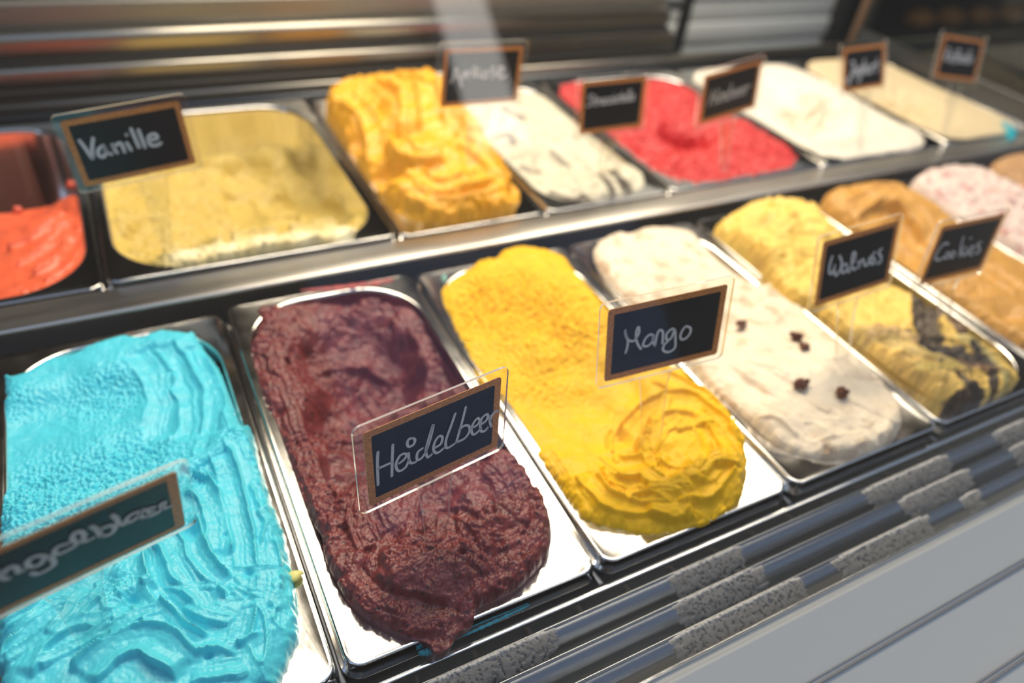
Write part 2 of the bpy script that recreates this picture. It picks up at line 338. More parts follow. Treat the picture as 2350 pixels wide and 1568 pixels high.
for i, (x, w, l) in enumerate(BACK):
    pan(x, 0.392, w, 0.335, l, z=(.004 if i == 1 else .001), open_r=.058 if w > .2 else .05, tilt=(0, 0))

# ------------------------------------------------------------------ ice cream
class Ice:
    def __init__(s, outline, ctrl, res, col, zo=0.006, sig=0.05, clipbox=None):
        s.poly = np.array([onz(u, v, zo)[:2] for u, v in outline])
        # smooth the traced outline (Catmull-Rom)
        P = s.poly; n = len(P); Q = []
        for i in range(n):
            a, b, c, d = P[i - 1], P[i], P[(i + 1) % n], P[(i + 2) % n]
            for t in np.linspace(0, 1, 6, endpoint=False):
                Q.append(0.5 * ((2 * b) + (-a + c) * t + (2 * a - 5 * b + 4 * c - d) * t * t + (-a + 3 * b - 3 * c + d) * t ** 3))
        s.poly = np.array(Q)
        x0, y0 = s.poly.min(0) - 2 * res; x1, y1 = s.poly.max(0) + 2 * res
        s.res = res; nx = int((x1 - x0) / res) + 2; ny = int((y1 - y0) / res) + 2
        s.x = x0 + np.arange(nx) * res; s.y = y0 + np.arange(ny) * res
        s.X, s.Y = np.meshgrid(s.x, s.y, indexing='ij')
        s.D, s.NX, s.NY = s.dist()
        num = 0; den = 1e-9
        for u, v, z in ctrl:
            p = onz(u, v, z); w = 1 / (((s.X - p[0]) ** 2 + (s.Y - p[1]) ** 2) + (sig * .45) ** 2) ** 2
            num = num + w * z; den = den + w
        s.Z = num / den; s.C = np.ones(s.X.shape + (3,)) * np.array(col)
    def dist(s):
        X = s.X.ravel(); Y = s.Y.ravel(); P = s.poly; n = len(P); bd = np.full(X.shape, 1e9); bx = np.zeros_like(X); by = np.zeros_like(X); ins = np.zeros(X.shape, bool)
        for i in range(n):
            a = P[i]; b = P[(i + 1) % n]; e = b - a; L = e @ e + 1e-12
            t = np.clip(((X - a[0]) * e[0] + (Y - a[1]) * e[1]) / L, 0, 1); qx = a[0] + t * e[0]; qy = a[1] + t * e[1]
            d = (X - qx) ** 2 + (Y - qy) ** 2; m = d < bd; bd[m] = d[m]; bx[m] = qx[m]; by[m] = qy[m]
            if a[1] != b[1]:
                c = ((a[1] > Y) != (b[1] > Y)) & (X < (b[0] - a[0]) * (Y - a[1]) / (b[1] - a[1]) + a[0]); ins ^= c
        d = np.sqrt(bd) * np.where(ins, 1, -1); sh = s.X.shape
        return d.reshape(sh), bx.reshape(sh), by.reshape(sh)
    def blob(s, u, v, r, z=0.01, ax=1.0, ang=0.0):
        p = onz(u, v, z); dx = s.X - p[0]; dy = s.Y - p[1]; c, q = math.cos(ang), math.sin(ang)
        a = (dx * c + dy * q) / ax; b = -dx * q + dy * c
        return np.exp(-(a * a + b * b) / (r * r))
    def bump(s, u, v, r, h, **k): s.Z = s.Z + h * s.blob(u, v, r, **k)
    def stroke(s, pts, w, dz=0.0, conc=0.0, lip=0.0, tilt=0.0, stri=0.0004, col=None, colk=1.0, z=0.01, soft=.14, abs_z=None, taper=1.0):
        """one pull of the spatula along the traced points: a shallow trough with a raised lip"""
        P = np.array([onz(u, v, z)[:2] for u, v in pts]); Q = []
        n = len(P)
        for i in range(n - 1):
            a = P[max(i - 1, 0)]; b = P[i]; c = P[i + 1]; d = P[min(i + 2, n - 1)]
            for t in np.linspace(0, 1, 7, endpoint=False): Q.append(0.5 * ((2 * b) + (-a + c) * t + (2 * a - 5 * b + 4 * c - d) * t * t + (-a + 3 * b - 3 * c + d) * t ** 3))
        Q.append(P[-1]); Q = np.array(Q)
        i0, i1 = np.searchsorted(s.x, [Q[:, 0].min() - w, Q[:, 0].max() + w]); j0, j1 = np.searchsorted(s.y, [Q[:, 1].min() - w, Q[:, 1].max() + w])
        if i1 - i0 < 2 or j1 - j0 < 2: return
        sl = (slice(i0, i1), slice(j0, j1)); X = s.X[sl]; Y = s.Y[sl]
        wa = .16 * w; X, Y = X + wa * fbm(X * 45, Y * 45, 2, 31), Y + wa * fbm(X * 45, Y * 45, 2, 47)      # hand wobble
        bd = np.full(X.shape, 1e9); S = np.zeros_like(X); SD = np.zeros_like(X); acc = 0; TL = np.linalg.norm(np.diff(Q, axis=0), axis=1).sum()
        for i in range(len(Q) - 1):
            a = Q[i]; e = Q[i + 1] - a; L = math.sqrt(e @ e) + 1e-9; t0 = ((X - a[0]) * e[0] + (Y - a[1]) * e[1]) / L ** 2
            t = np.clip(t0, 0, 1); dx = X - a[0] - t * e[0]; dy = Y - a[1] - t * e[1]; d = np.hypot(dx, dy); m = d < bd
            sd = (dx * -e[1] + dy * e[0]) / L
            bd[m] = d[m]; S[m] = (acc + t[m] * L) / TL; SD[m] = np.where(sd[m] >= 0, 1, -1) * d[m]; acc += L
        wl = w * (1 - (1 - taper) * S) * (1 + .12 * perlin(S * 6, S * 0 + len(pts), i0 % 7)); c = SD / wl
        if abs_z is None:
            ii = np.clip(np.searchsorted(s.x, Q[:, 0]), 0, len(s.x) - 1); jj = np.clip(np.searchsorted(s.y, Q[:, 1]), 0, len(s.y) - 1)
            zz = s.Z[ii, jj]; k = np.ones(7) / 7; zz = np.convolve(np.pad(zz, 3, 'edge'), k, 'valid'); base = np.interp(S, np.linspace(0, 1, len(zz)), zz)
        else: base = np.interp(S, np.linspace(0, 1, len(abs_z)), abs_z)
        new = base + 1.4 * dz + 1.3 * conc * c * c + tilt * c + 1.3 * lip * np.exp(-((c - .86) / .12) ** 2) + stri * (fbm(c * 5, S * 1.5, 3, i0 % 13) + .5 * perlin(c * 16, S * 2, 3))
        m = sstep(1.0, 1.0 - soft, np.abs(c)) * sstep(-.001, .06, S) * sstep(1.001, .9, S)
        s.Z[sl] = s.Z[sl] * (1 - m) + new * m
        if col is not None:
            mm = (sstep(1.0, .75, np.abs(c) + .25 * perlin(c * 2, S * 9, 5)) * colk)[..., None]
            s.C[sl] = s.C[sl] * (1 - mm) + np.array(col) * mm
    def smears(s, n, box, dirs, wr, lr, dz=.0, conc=.0015, lip=.0008, seed=1, stri=.0004, z=.01):
        g = np.random.default_rng(seed)
        for k in range(n):
            u = g.uniform(box[0], box[2]); v = g.uniform(box[1], box[3]); a = onz(u, v, z)[:2]; th = dirs(a[0], a[1]) + g.normal() * .18; L = g.uniform(*lr); P = [a]
            for q in range(3): th += g.normal() * .22; P.append(P[-1] + L / 3 * np.array([math.cos(th), math.sin(th)]))
            s.stroke([('w', tuple(q)) for q in P], g.uniform(*wr), dz * g.uniform(-.5, 1), conc, lip, stri=stri, soft=.25, tilt=g.normal() * .0006)
    def paint(s, mask, col): s.C = s.C * (1 - mask[..., None]) + np.array(col) * mask[..., None]
    def rough(s, mask, amp, scale, seed=0, mode='pit'):
        q = s.X * scale, s.Y * scale
        if mode == 'pit': h = -np.maximum(0, ridged(q[0], q[1], 4, seed) * .5 - .25) * 1.6 + .5 * fbm(q[0] * 1.3, q[1] * 1.3, 4, seed + 5)
        elif mode == 'crumb': h = np.abs(fbm(q[0], q[1], 4, seed)) * 1.2 - .4
        else: h = fbm(q[0], q[1], 5, seed)
        s.Z = s.Z + amp * mask * h
    def build(s, label, m, zedge=0.0, ew=0.012, rag=0.0015, skirt=0.02, cat='ice cream', name='ice_cream', under=0.0):
        D = s.D + rag * (fbm(s.X * 160, s.Y * 160, 3, 3)) * sstep(0, .004, s.D + .004)
        t = np.clip(D / ew, 0, 1); f = np.sqrt(np.clip(1 - (1 - t) ** 2, 0, 1))
        Z = np.where(s.Z > zedge, zedge + (s.Z - zedge) * f, s.Z)
        D0 = s.D; band = (D0 < 0)
        X = s.X.copy(); Y = s.Y.copy()
        keep = D0 > -s.res * 1.45
        X[band] = s.NX[band]; Y[band] = s.NY[band]; Z[band] = np.minimum(s.Z, zedge)[band]
        nx, ny = X.shape; idx = -np.ones(nx * ny, int); kf = keep.ravel()
        i, j = np.meshgrid(np.arange(nx - 1), np.arange(ny - 1), indexing='ij'); a = (i * ny + j).ravel()
        q = np.stack([a, a + ny, a + ny + 1, a + 1], 1); inside = (D0 > 0).ravel()
        ok = kf[q].all(1) & inside[q].any(1); q = q[ok]
        used = np.unique(q); idx[used] = np.arange(len(used)); q = idx[q]
        V = np.stack([X.ravel(), Y.ravel(), Z.ravel()], 1)[used]; C = s.C.reshape(-1, 3)[used]
        # skirt: push the outline down into the pan
        P = s.poly; n = len(P); base = len(V); cen = P.mean(0)
        r0 = np.c_[P, np.full(n, zedge + .0003)]; d = (cen - P); d /= np.linalg.norm(d, axis=1)[:, None]
        r1 = np.c_[P + d * (.004 + under), np.full(n, zedge - skirt)]
        V = np.vstack([V, r0, r1]); cc = C.mean(0); C = np.vstack([C, np.tile(cc, (2 * n, 1))])
        k = np.arange(n); kk = (k + 1) % n
        # outline is traced clockwise or not: both windings shade alike
        q2 = np.stack([base + k, base + kk, base + n + kk, base + n + k], 1)
        if not skirt: q2 = q2[:0]
        o = mesh_obj(name, V, np.vstack([q, q2]), m, col=np.clip(C, 0, 1))
        return tag(o, label, cat, 'ice creams in the pans')
def lin(r, g, b):
    return tuple(((c / 255) / 12.92 if c <= 10 else (((c / 255) + .055) / 1.055) ** 2.4) for c in (r, g, b))
_onz = onz
def onz(u, v, z=0.0):                                  # ('w', x) stands for a world point
    if isinstance(u, str): return np.array([v[0], v[1], z])
    return _onz(u, v, z)
def W(x, y): return ('w', (x, y))
def opening(x0, w, y0=0.3985, L=0.322, r=.052):
    return [W(x, y) for x, y in rrect(x0 + .0055, x0 + w - .0055, y0, y0 + L, r, 6, 3)]

# --- bright blue
M_blue = ice_material('blue_ice', .36, .26, (.0015, .005, .006), 1400, .30, .06)
I = Ice([(445, 760), (470, 800), (500, 835), (530, 910), (556, 978), (576, 982), (590, 1040), (620, 1140), (645, 1200), (668, 1300), (680, 1400), (683, 1450), (662, 1500), (636, 1575),
         W(-.030, .006), W(-.060, .003), W(-.100, .003), W(-.140, .012), W(-.156, .045), W(-.158, .15), W(-.158, .25), W(-.156, .290), (5, 850), (30, 850), (60, 840), (110, 812), (170, 802), (200, 786), (280, 762), (320, 768), (370, 755), (425, 760)],
        [(60, 880, .004), (250, 820, .006), (400, 790, .008), (480, 900, .006), (400, 920, .001), (250, 930, -.004), (120, 960, -.006), (330, 1030, -.003), (80, 1060, -.004), (200, 1080, .000), (420, 1020, .004), (560, 1000, .015), (500, 1060, .012),
         (440, 1130, .014), (100, 1200, .008), (250, 1180, .010), (600, 1150, .013), (500, 1250, .014), (640, 1300, .010), (560, 1400, .014), (420, 1350, .016), (300, 1300, .012), (300, 1450, .014), (100, 1450, .016), (0, 1400, .016), (450, 1500, .012), (600, 1500, .010), (200, 1550, .014), (-100, 1300, .012)],
        .00075, lin(84, 214, 234), zo=.004, sig=.03)
sm = I.blob(190, 930, .05) + I.blob(390, 880, .03)
I.rough(np.clip(I.blob(230, 880, .022) + I.blob(300, 1040, .024) + I.blob(140, 1130, .035, ax=1.5) + I.blob(60, 1160, .03) + .8 * I.blob(330, 820, .015) + .6 * I.blob(30, 900, .015), 0, 1), .0030, 300, 2)
for pts, w, dz, conc, lip in [([(470, 800), (525, 900), (560, 985)], .009, -.0015, .0025, .0012), ([(425, 785), (478, 890), (470, 1000)], .011, -.002, .003, .0016), ([(365, 780), (425, 880), (420, 1000)], .012, -.0025, .003, .0014), ([(310, 790), (370, 880), (350, 990)], .012, -.002, .002, .001),
                              ([(420, 1085), (500, 1040), (570, 990)], .005, .003, -.002, .001), ([(430, 1120), (470, 1130), (505, 1200), (510, 1290)], .008, .001, .003, .002),
                              ([(583, 1000), (622, 1150), (655, 1300), (655, 1480)], .008, -.0005, .0025, .0016), ([(540, 1010), (585, 1150), (615, 1300), (600, 1480)], .008, .0005, .002, .0022), ([(505, 1040), (540, 1150), (570, 1300), (560, 1450), (520, 1560)], .007, 0, .002, .0022),
                              ([(330, 1240), (370, 1360), (450, 1450), (525, 1440)], .0105, -.001, .004, .0026), ([(300, 1280), (330, 1380), (400, 1460), (470, 1500)], .008, .001, .003, .002), ([(380, 1220), (430, 1320), (500, 1400), (540, 1400)], .009, .0005, .003, .0024), ([(430, 1200), (470, 1300), (520, 1350)], .007, .001, .003, .002),
                              ([(30, 1560), (110, 1460), (210, 1410), (300, 1440)], .011, .001, .003, .0025), ([(-60, 1490), (30, 1420), (120, 1370), (200, 1360)], .010, .0, .003, .002), ([(-30, 1450), (60, 1390), (130, 1330)], .008, .001, .002, .002), ([(190, 1568), (260, 1500), (350, 1480), (440, 1540)], .009, .0015, .003, .002), ([(440, 1540), (540, 1520), (620, 1480)], .009, 0, .003, .002),
                              ([(240, 1330), (270, 1400), (320, 1450)], .006, .002, .001, .0015)]:
    I.stroke(pts, w, dz, conc, lip, stri=.00045)
I.smears(12, (560, 1000, 670, 1500), lambda x, y: -1.45, (.002, .004), (.03, .06), .0006, .0006, .0006, 3)
I.smears(9, (280, 1200, 560, 1500), lambda x, y: -.75, (.002, .0035), (.015, .04), .0006, .0006, .0006, 4)
I.smears(8, (0, 1380, 300, 1560), lambda x, y: .5, (.0025, .005), (.015, .04), .001, .001, .0008, 6)
I.smears(3, (330, 800, 540, 1000), lambda x, y: -1.5, (.003, .006), (.02, .04), -.0003, .0003, .0003, 7)
for u, v, r, h in [(302, 1392, .0045, -.008), (255, 1350, .005, -.004), (572, 1322, .0022, -.0035), (568, 1372, .0018, -.003), (440, 1232, .005, -.005), (465, 1110, .0035, -.004), (520, 1240, .0015, -.002), (480, 1510, .0018, -.003), (525, 1000, .003, -.003), (360, 1195, .003, -.003), (620, 1400, .0012, -.002)]: I.bump(u, v, r, h)
I.rough(np.clip(I.blob(470, 1100, .012) + I.blob(270, 1370, .010) + I.blob(540, 1010, .008), 0, 1), .0022, 420, 8)
I.Z += .00025 * fbm(I.X * 500, I.Y * 500, 4, 6) * (1 - np.clip(sm, 0, 1) * .8) + .0006 * fbm(I.X * 70, I.Y * 70, 3, 2)
I.build('bright sky blue ice cream swirled in the front left pan', M_blue, zedge=-.003, ew=.010, rag=.0012)

# --- dark purple bilberry
M_heid = ice_material('bilberry_ice', .40, .06, (.004, .001, .001), 900, .55, .28, (lin(42, 26, 38), 330, .63), spec=.6)
I = Ice([(585, 762), (575, 800), (590, 860), (610, 920), (635, 962), (652, 1010), (670, 1060), (690, 1120), (718, 1190), (738, 1222), (745, 1270), (780, 1340), (812, 1385), (860, 1420), (930, 1450), (982, 1465), (1002, 1486), (1034, 1474), (1052, 1442), (1085, 1425), (1092, 1395), (1106, 1380), (1180, 1345),
         (1240, 1290), (1265, 1245), (1262, 1190), (1245, 1150), (1215, 1110), (1190, 1062), (1150, 1030), (1130, 990), (1105, 930), (1060, 872), (1010, 800), (975, 735), (945, 700), (905, 690), (860, 672), (800, 680), (700, 684), (645, 692), (606, 690), (590, 704), (598, 728)],
        [(620, 750, .009), (610, 850, .007), (660, 900, .008), (680, 1050, .009), (720, 720, .006), (820, 700, .004), (930, 720, .006), (980, 800, .007), (1060, 900, .010), (760, 820, -.006), (850, 780, -.008), (900, 850, -.018), (850, 900, -.018), (780, 960, -.010), (930, 890, -.022), (1000, 880, -.004),
         (880, 1020, -.012), (780, 1080, -.002), (1000, 1000, -.006), (1100, 1000, .008), (1130, 1080, .018), (1180, 1160, .017), (1100, 1170, .020), (1210, 1230, .012), (980, 1150, .010), (880, 1150, .010), (780, 1200, .009), (800, 1300, .010), (900, 1300, .017), (1000, 1300, .018), (1080, 1300, .016), (920, 1400, .011), (1020, 1420, .009), (1150, 1300, .012), (1025, 1468, .002)],
        .00065, lin(122, 50, 52), zo=.008, sig=.028)
I.Z = .009 + (I.Z - .009) * np.where(I.Z < .009, 1.7, 1.25) + .0028 * fbm(I.X * 42, I.Y * 42, 3, 21) + .0016 * ridged(I.X * 55, I.Y * 55, 2, 23)
for pts, w, dz, conc, lip in [([(620, 740), (640, 860), (690, 1000), (730, 1120), (760, 1220)], .008, .002, -.001, .001), ([(700, 800), (760, 780), (850, 760), (920, 790)], .013, 0, .003, .001), ([(740, 980), (850, 960), (930, 920), (960, 860)], .010, -.002, .004, .002),
                              ([(800, 1100), (840, 1190), (850, 1260), (830, 1330)], .010, .001, -.002, .001), ([(880, 1120), (920, 1200), (950, 1270)], .009, .002, -.003, .0), ([(1060, 1050), (1130, 1080), (1180, 1150), (1180, 1220)], .016, .002, -.004, 0, ), ([(1180, 1100), (1230, 1160), (1235, 1220), (1190, 1270)], .008, .001, -.002, .0015),
                              ([(880, 1330), (980, 1290), (1080, 1300), (1120, 1340)], .014, .002, -.003, .001), ([(800, 1310), (870, 1380), (960, 1410), (1050, 1400)], .010, 0, -.002, .0015), ([(1100, 1260), (1160, 1250), (1210, 1220)], .006, .002, -.001, .001), ([(1060, 880), (1110, 960), (1150, 1040)], .006, .001, 0, .001), ([(930, 700), (990, 790), (1040, 860)], .008, .001, -.001, .001)]:
    I.stroke(pts, w, dz, conc, lip, stri=.0008, soft=.3)
for u, v, r, h in [(700, 770, .004, -.006), (640, 930, .004, -.005), (1110, 1070, .0035, -.009), (1085, 1045, .003, -.007), (905, 1230, .004, -.005), (845, 1265, .0035, -.006), (1140, 1255, .004, -.006), (1060, 1290, .002, -.004), (740, 900, .005, -.004), (900, 700, .006, -.004), (1000, 860, .004, -.006), (1015, 1180, .003, -.005), (830, 1235, .003, -.006), (700, 850, .003, -.005)]: I.bump(u, v, r, h)
sm = np.clip(I.blob(820, 1010, .020, ax=1.4) + I.blob(900, 900, .014), 0, 1)
I.smears(22, (620, 720, 1200, 1400), lambda x, y: 1.4, (.004, .010), (.02, .05), .0015, -.001, .0012, 5)
I.rough((1 - .85 * sm) * (.35 + .65 * sstep(-.2, .5, fbm(I.X * 30, I.Y * 30, 2, 77))), .0024, 120, 4); I.rough(1 - .9 * sm, .0007, 430, 9)
I.Z += .0004 * fbm(I.X * 900, I.Y * 900, 3, 6) * (1 - .8 * sm)
I.build('dark purple red bilberry ice cream spilling over its pan front', M_heid, zedge=.0022, ew=.007, rag=.0022)

# --- mango
M_mango = ice_material('mango_ice', .42, .22, (.005, .003, .0008), 1300, .30, .08, spec=.25)
I = Ice([(1013, 672), (1022, 652), (1050, 634), (1075, 622), (1095, 606), (1130, 604), (1150, 588), (1200, 580), (1260, 592), (1300, 612), (1320, 640), (1345, 670), (1370, 700), (1410, 740), (1480, 800), (1540, 842), (1572, 852), (1590, 890), (1622, 906), (1650, 940), (1690, 990), (1711, 1040), (1715, 1090), (1702, 1140), (1688, 1162), (1640, 1190),
         (1600, 1206), (1520, 1222), (1470, 1222), (1400, 1207), (1350, 1192), (1320, 1162), (1270, 1092), (1230, 1040), (1200, 990), (1150, 930), (1100, 862), (1092, 845), (1070, 800), (1040, 740)],
        [(1060, 680, .004), (1150, 640, .014), (1220, 620, .018), (1290, 660, .020), (1340, 730, .019), (1100, 750, .004), (1200, 750, .008), (1250, 800, .010), (1180, 850, .001), (1130, 860, .001), (1300, 870, .000), (1350, 940, -.007), (1280, 960, -.005), (1380, 1010, -.004), (1230, 980, -.001), (1440, 900, .000), (1420, 800, .012), (1500, 880, .010), (1560, 920, .015),
         (1640, 980, .014), (1560, 1000, .018), (1620, 1080, .020), (1680, 1060, .012), (1660, 1140, .005), (1560, 1110, .020), (1480, 1070, .012), (1420, 1060, .005), (1400, 1120, .010), (1350, 1100, .006), (1450, 1175, .005), (1550, 1185, .003), (1620, 1175, .003)],
        .00072, lin(255, 199, 18), zo=.002, sig=.026)
I.rough(np.clip(I.blob(1200, 700, .055) + .8 * I.blob(1100, 700, .03) + .7 * I.blob(1330, 760, .03) + .5 * I.blob(1250, 860, .03) + .4 * I.blob(1120, 860, .02), 0, 1), .0034, 190, 3)
for pts, w, dz, conc, lip in [([(1500, 860), (1580, 905), (1650, 960), (1695, 1040)], .010, .001, .002, .0018), ([(1440, 1000), (1490, 950), (1570, 940), (1640, 990), (1665, 1060), (1630, 1110)], .011, .0015, .003, .0022), ([(1480, 1040), (1520, 985), (1590, 985), (1625, 1040)], .008, .001, .003, .0015),
                              ([(1360, 1070), (1400, 1110), (1470, 1120), (1530, 1090), (1540, 1050)], .010, -.001, .004, .0026), ([(1345, 1080), (1380, 1140), (1450, 1160), (1540, 1140)], .009, .001, .003, .0024), ([(1310, 1110), (1370, 1175), (1460, 1200), (1560, 1195)], .009, .0, .0025, .002),
                              ([(1480, 1150), (1560, 1160), (1640, 1110), (1690, 1060)], .010, .002, .002, .002), ([(1590, 1180), (1650, 1160), (1700, 1100)], .008, .001, .002, .0018), ([(1570, 1130), (1600, 1090), (1650, 1070), (1700, 1080)], .006, .003, .0, .001), ([(1470, 1080), (1500, 1110), (1560, 1130), (1600, 1160)], .006, .002, .001, .0015),
                              ([(1390, 1030), (1430, 1060), (1500, 1060)], .007, 0, .003, .0016), ([(1250, 1010), (1290, 1080), (1340, 1150)], .006, .001, 0, .001), ([(1590, 960), (1640, 1010), (1670, 1080)], .005, .002, .001, .0015)]:
    I.stroke(pts, w, dz, conc, lip, stri=.0005)
I.smears(24, (1380, 960, 1680, 1190), lambda x, y: math.atan2(x - .27, -(y - .05)) + 3.14, (.002, .005), (.012, .035), .001, .001, .0009, 3)
I.rough(np.clip(I.blob(1560, 1000, .008) + I.blob(1450, 1030, .008) + .6 * I.blob(1420, 940, .01), 0, 1), .0016, 420, 8)
I.Z += .00022 * fbm(I.X * 500, I.Y * 500, 4, 6) + .0008 * fbm(I.X * 80, I.Y * 80, 3, 2)
I.build('glossy mango yellow sorbet with swirled front, behind the Mango sign', M_mango, zedge=-.002, ew=.013, rag=.0016)

# --- walnut
M_waln = ice_material('walnut_ice', .42, .16, (.004, .003, .002), 1200, .30, .08)
I = Ice([(1365, 588), (1370, 558), (1390, 542), (1420, 532), (1442, 534), (1480, 522), (1530, 522), (1560, 527), (1590, 536), (1612, 560), (1650, 600), (1700, 642), (1735, 660), (1765, 655), (1776, 672), (1810, 702), (1835, 714), (1860, 740), (1900, 776), (1960, 832), (2010, 880), (2050, 922), (2068, 952), (2064, 986), (2030, 1020), (1980, 1036), (1900, 1046),
         (1840, 1036), (1780, 1007), (1700, 940), (1640, 890), W(.3385, .14), W(.3385, .20), W(.3385, .26)],
        [(1420, 560, .006), (1500, 600, .008), (1600, 620, .008), (1550, 700, .005), (1700, 690, .012), (1750, 700, .013), (1650, 760, .006), (1750, 800, .012), (1800, 850, .016), (1900, 860, .018), (1700, 900, .006), (1800, 950, .012), (1900, 960, .016), (2000, 950, .013), (1850, 1010, .006), (1980, 1010, .008)],
        .00085, lin(252, 234, 206), zo=.003, sig=.03)
I.rough(np.clip(I.blob(1540, 620, .055) + I.blob(1720, 690, .018) + .5 * I.blob(1500, 700, .04), 0, 1), .0022, 200, 3)
for pts, w, dz, conc, lip in [([(1700, 720), (1800, 800), (1900, 870), (2020, 960)], .013, .001, -.002, .0008), ([(1640, 780), (1740, 860), (1850, 940), (1960, 1000)], .014, -.001, .002, .0012), ([(1840, 800), (1900, 850), (1920, 880)], .006, -.001, .003, .0012), ([(1640, 860), (1720, 930), (1800, 990), (1900, 1030)], .007, -.0015, .002, .0012),
                              ([(1750, 700), (1830, 760), (1900, 810), (1990, 880)], .008, .001, .001, .0014), ([(1880, 1020), (1960, 1010), (2030, 970)], .007, 0, .002, .0014), ([(1930, 880), (2000, 920), (2040, 970)], .006, .0006, .002, .001)]:
    I.stroke(pts, w, dz * .7, conc * .6, lip * .5, stri=.0003, soft=.4)
br = lin(196, 160, 118)
I.paint(np.clip(.55 * sstep(.15, .6, fbm(I.X * 55, I.Y * 55, 3, 12)) * (1 - I.blob(1850, 880, .06)), 0, 1), br)
I.smears(14, (1680, 780, 2000, 1000), lambda x, y: -.9, (.003, .007), (.02, .05), .0006, .0004, .0006, 3)
I.bump(1900, 1022, .003, -.003); I.paint(.8 * I.blob(1902, 1024, .0028, ax=1.6), lin(120, 90, 60))
I.Z += .0002 * fbm(I.X * 500, I.Y * 500, 4, 6) + .0008 * fbm(I.X * 60, I.Y * 60, 3, 2)
I.build('smooth beige walnut ice cream dotted with nut pieces', M_waln, zedge=-.002, ew=.010, rag=.0012)

# --- pale yellow with chocolate
M_cook = ice_material('lemon_chocolate_ice', .40, .14, (.004, .003, .001), 1100, .3, .08)
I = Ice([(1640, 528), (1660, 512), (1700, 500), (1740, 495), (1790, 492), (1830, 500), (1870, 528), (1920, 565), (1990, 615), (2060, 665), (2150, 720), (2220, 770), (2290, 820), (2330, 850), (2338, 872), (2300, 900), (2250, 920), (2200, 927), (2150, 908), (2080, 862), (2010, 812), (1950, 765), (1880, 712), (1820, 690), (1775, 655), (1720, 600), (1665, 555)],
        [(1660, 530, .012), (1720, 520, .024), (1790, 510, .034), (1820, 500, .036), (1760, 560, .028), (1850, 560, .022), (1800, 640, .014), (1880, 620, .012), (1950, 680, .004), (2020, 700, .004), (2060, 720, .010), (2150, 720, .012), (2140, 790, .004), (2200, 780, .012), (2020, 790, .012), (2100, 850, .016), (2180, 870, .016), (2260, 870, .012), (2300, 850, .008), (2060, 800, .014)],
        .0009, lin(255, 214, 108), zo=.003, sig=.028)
I.rough(np.clip(I.blob(1700, 560, .04) + .6 * I.blob(1780, 640, .03) + .4 * I.blob(2060, 700, .03), 0, 1), .0028, 170, 3)
ch = lin(52, 42, 42)
I.paint(.8 * np.clip(I.blob(2080, 830, .05), 0, 1), lin(255, 212, 124))  # beige of the swirl, its colour warmed against the shade on the front
for pts, w, dz, conc, lip, c in [([(1790, 500), (1860, 580), (1930, 650), (1990, 700)], .026, 0, .004, .001, None), ([(1960, 760), (2030, 780), (2110, 820), (2200, 850)], .010, .002, -.002, .0015, lin(226, 196, 120)), ([(1990, 790), (2060, 830), (2130, 880), (2200, 900)], .008, .001, .001, .0015, None),
                                 ([(2120, 690), (2130, 750), (2160, 800), (2230, 830)], .014, -.002, .002, .0012, ch), ([(2090, 760), (2130, 800), (2200, 800)], .008, -.001, .002, .001, ch), ([(2150, 700), (2200, 760), (2250, 820)], .006, .001, 0, .001, lin(96, 66, 52)), ([(2000, 770), (2060, 775), (2110, 800)], .007, .002, .001, .0012, lin(214, 180, 120)),
                                 ([(2200, 780), (2260, 820), (2310, 870)], .006, .002, 0, .001, lin(230, 210, 130)), ([(2230, 800), (2270, 850), (2280, 890)], .005, 0, 0, .001, ch), ([(2140, 900), (2190, 915), (2240, 905)], .006, .0, 0, .001, ch), ([(2180, 860), (2210, 890), (2250, 900)], .006, .001, 0, .001, ch), ([(2110, 850), (2150, 860), (2190, 840)], .006, .002, 0, .001, lin(232, 204, 110)), ([(2180, 830), (2230, 850), (2290, 850)], .004, .002, 0, .0008, lin(150, 112, 84))]:
    I.stroke(pts, w, dz, conc, lip, stri=.0005, col=c, colk=.95)
I.paint(.5 * np.clip(I.blob(1740, 540, .012) + I.blob(1735, 605, .010), 0, 1), lin(190, 140, 70))
I.smears(26, (1980, 740, 2300, 900), lambda x, y: -.6, (.003, .006), (.015, .04), .0015, .001, .0012, 3)
sw = sstep(.55, .8, ridged(I.X * 60, I.Y * 60, 3, 8) * .6) * np.clip(I.blob(2200, 850, .05), 0, 1)
I.paint(.8 * sw, ch); I.bump(1818, 500, .006, .010, z=.03); I.Z += .0003 * fbm(I.X * 400, I.Y * 400, 4, 6) + .0024 * fbm(I.X * 75, I.Y * 75, 4, 2)
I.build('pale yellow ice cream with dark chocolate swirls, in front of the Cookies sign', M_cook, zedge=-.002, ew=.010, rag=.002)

# --- caramel, pink, brown
M_car = ice_material('caramel_ice', .38, .14, (.004, .002, .001), 1000, .3, .10)
I = Ice([W(.6695, .25), W(.668, .295), W(.682, .318), W(.72, .327), W(.77, .326), W(.803, .315), W(.813, .28), W(.813, .20), W(.813, .10), W(.800, .03), W(.75, .006), W(.70, .010), W(.672, .04), W(.668, .12)],
        [(1920, 470, .014), (1960, 450, .022), (2060, 450, .026), (2100, 480, .016), (2000, 490, .004), (2060, 540, -.006), (2150, 530, .006), (2100, 600, -.006), (2250, 600, .006), (2200, 650, .008), (2330, 680, .010), (2400, 740, .010), (2280, 720, .008)],
        .0012, lin(214, 160, 78), zo=.006, sig=.03)
for pts, w, dz, lip in [([(1950, 490), (2020, 460), (2090, 490), (2150, 540)], .012, .002, .002), ([(1980, 520), (2040, 490), (2100, 530), (2150, 580)], .012, -.002, .002), ([(1990, 560), (2060, 540), (2110, 580)], .012, -.003, .001), ([(2200, 590), (2280, 620), (2350, 680)], .012, .001, .002)]:
    I.stroke(pts, w, dz, .002, lip, stri=.0006)
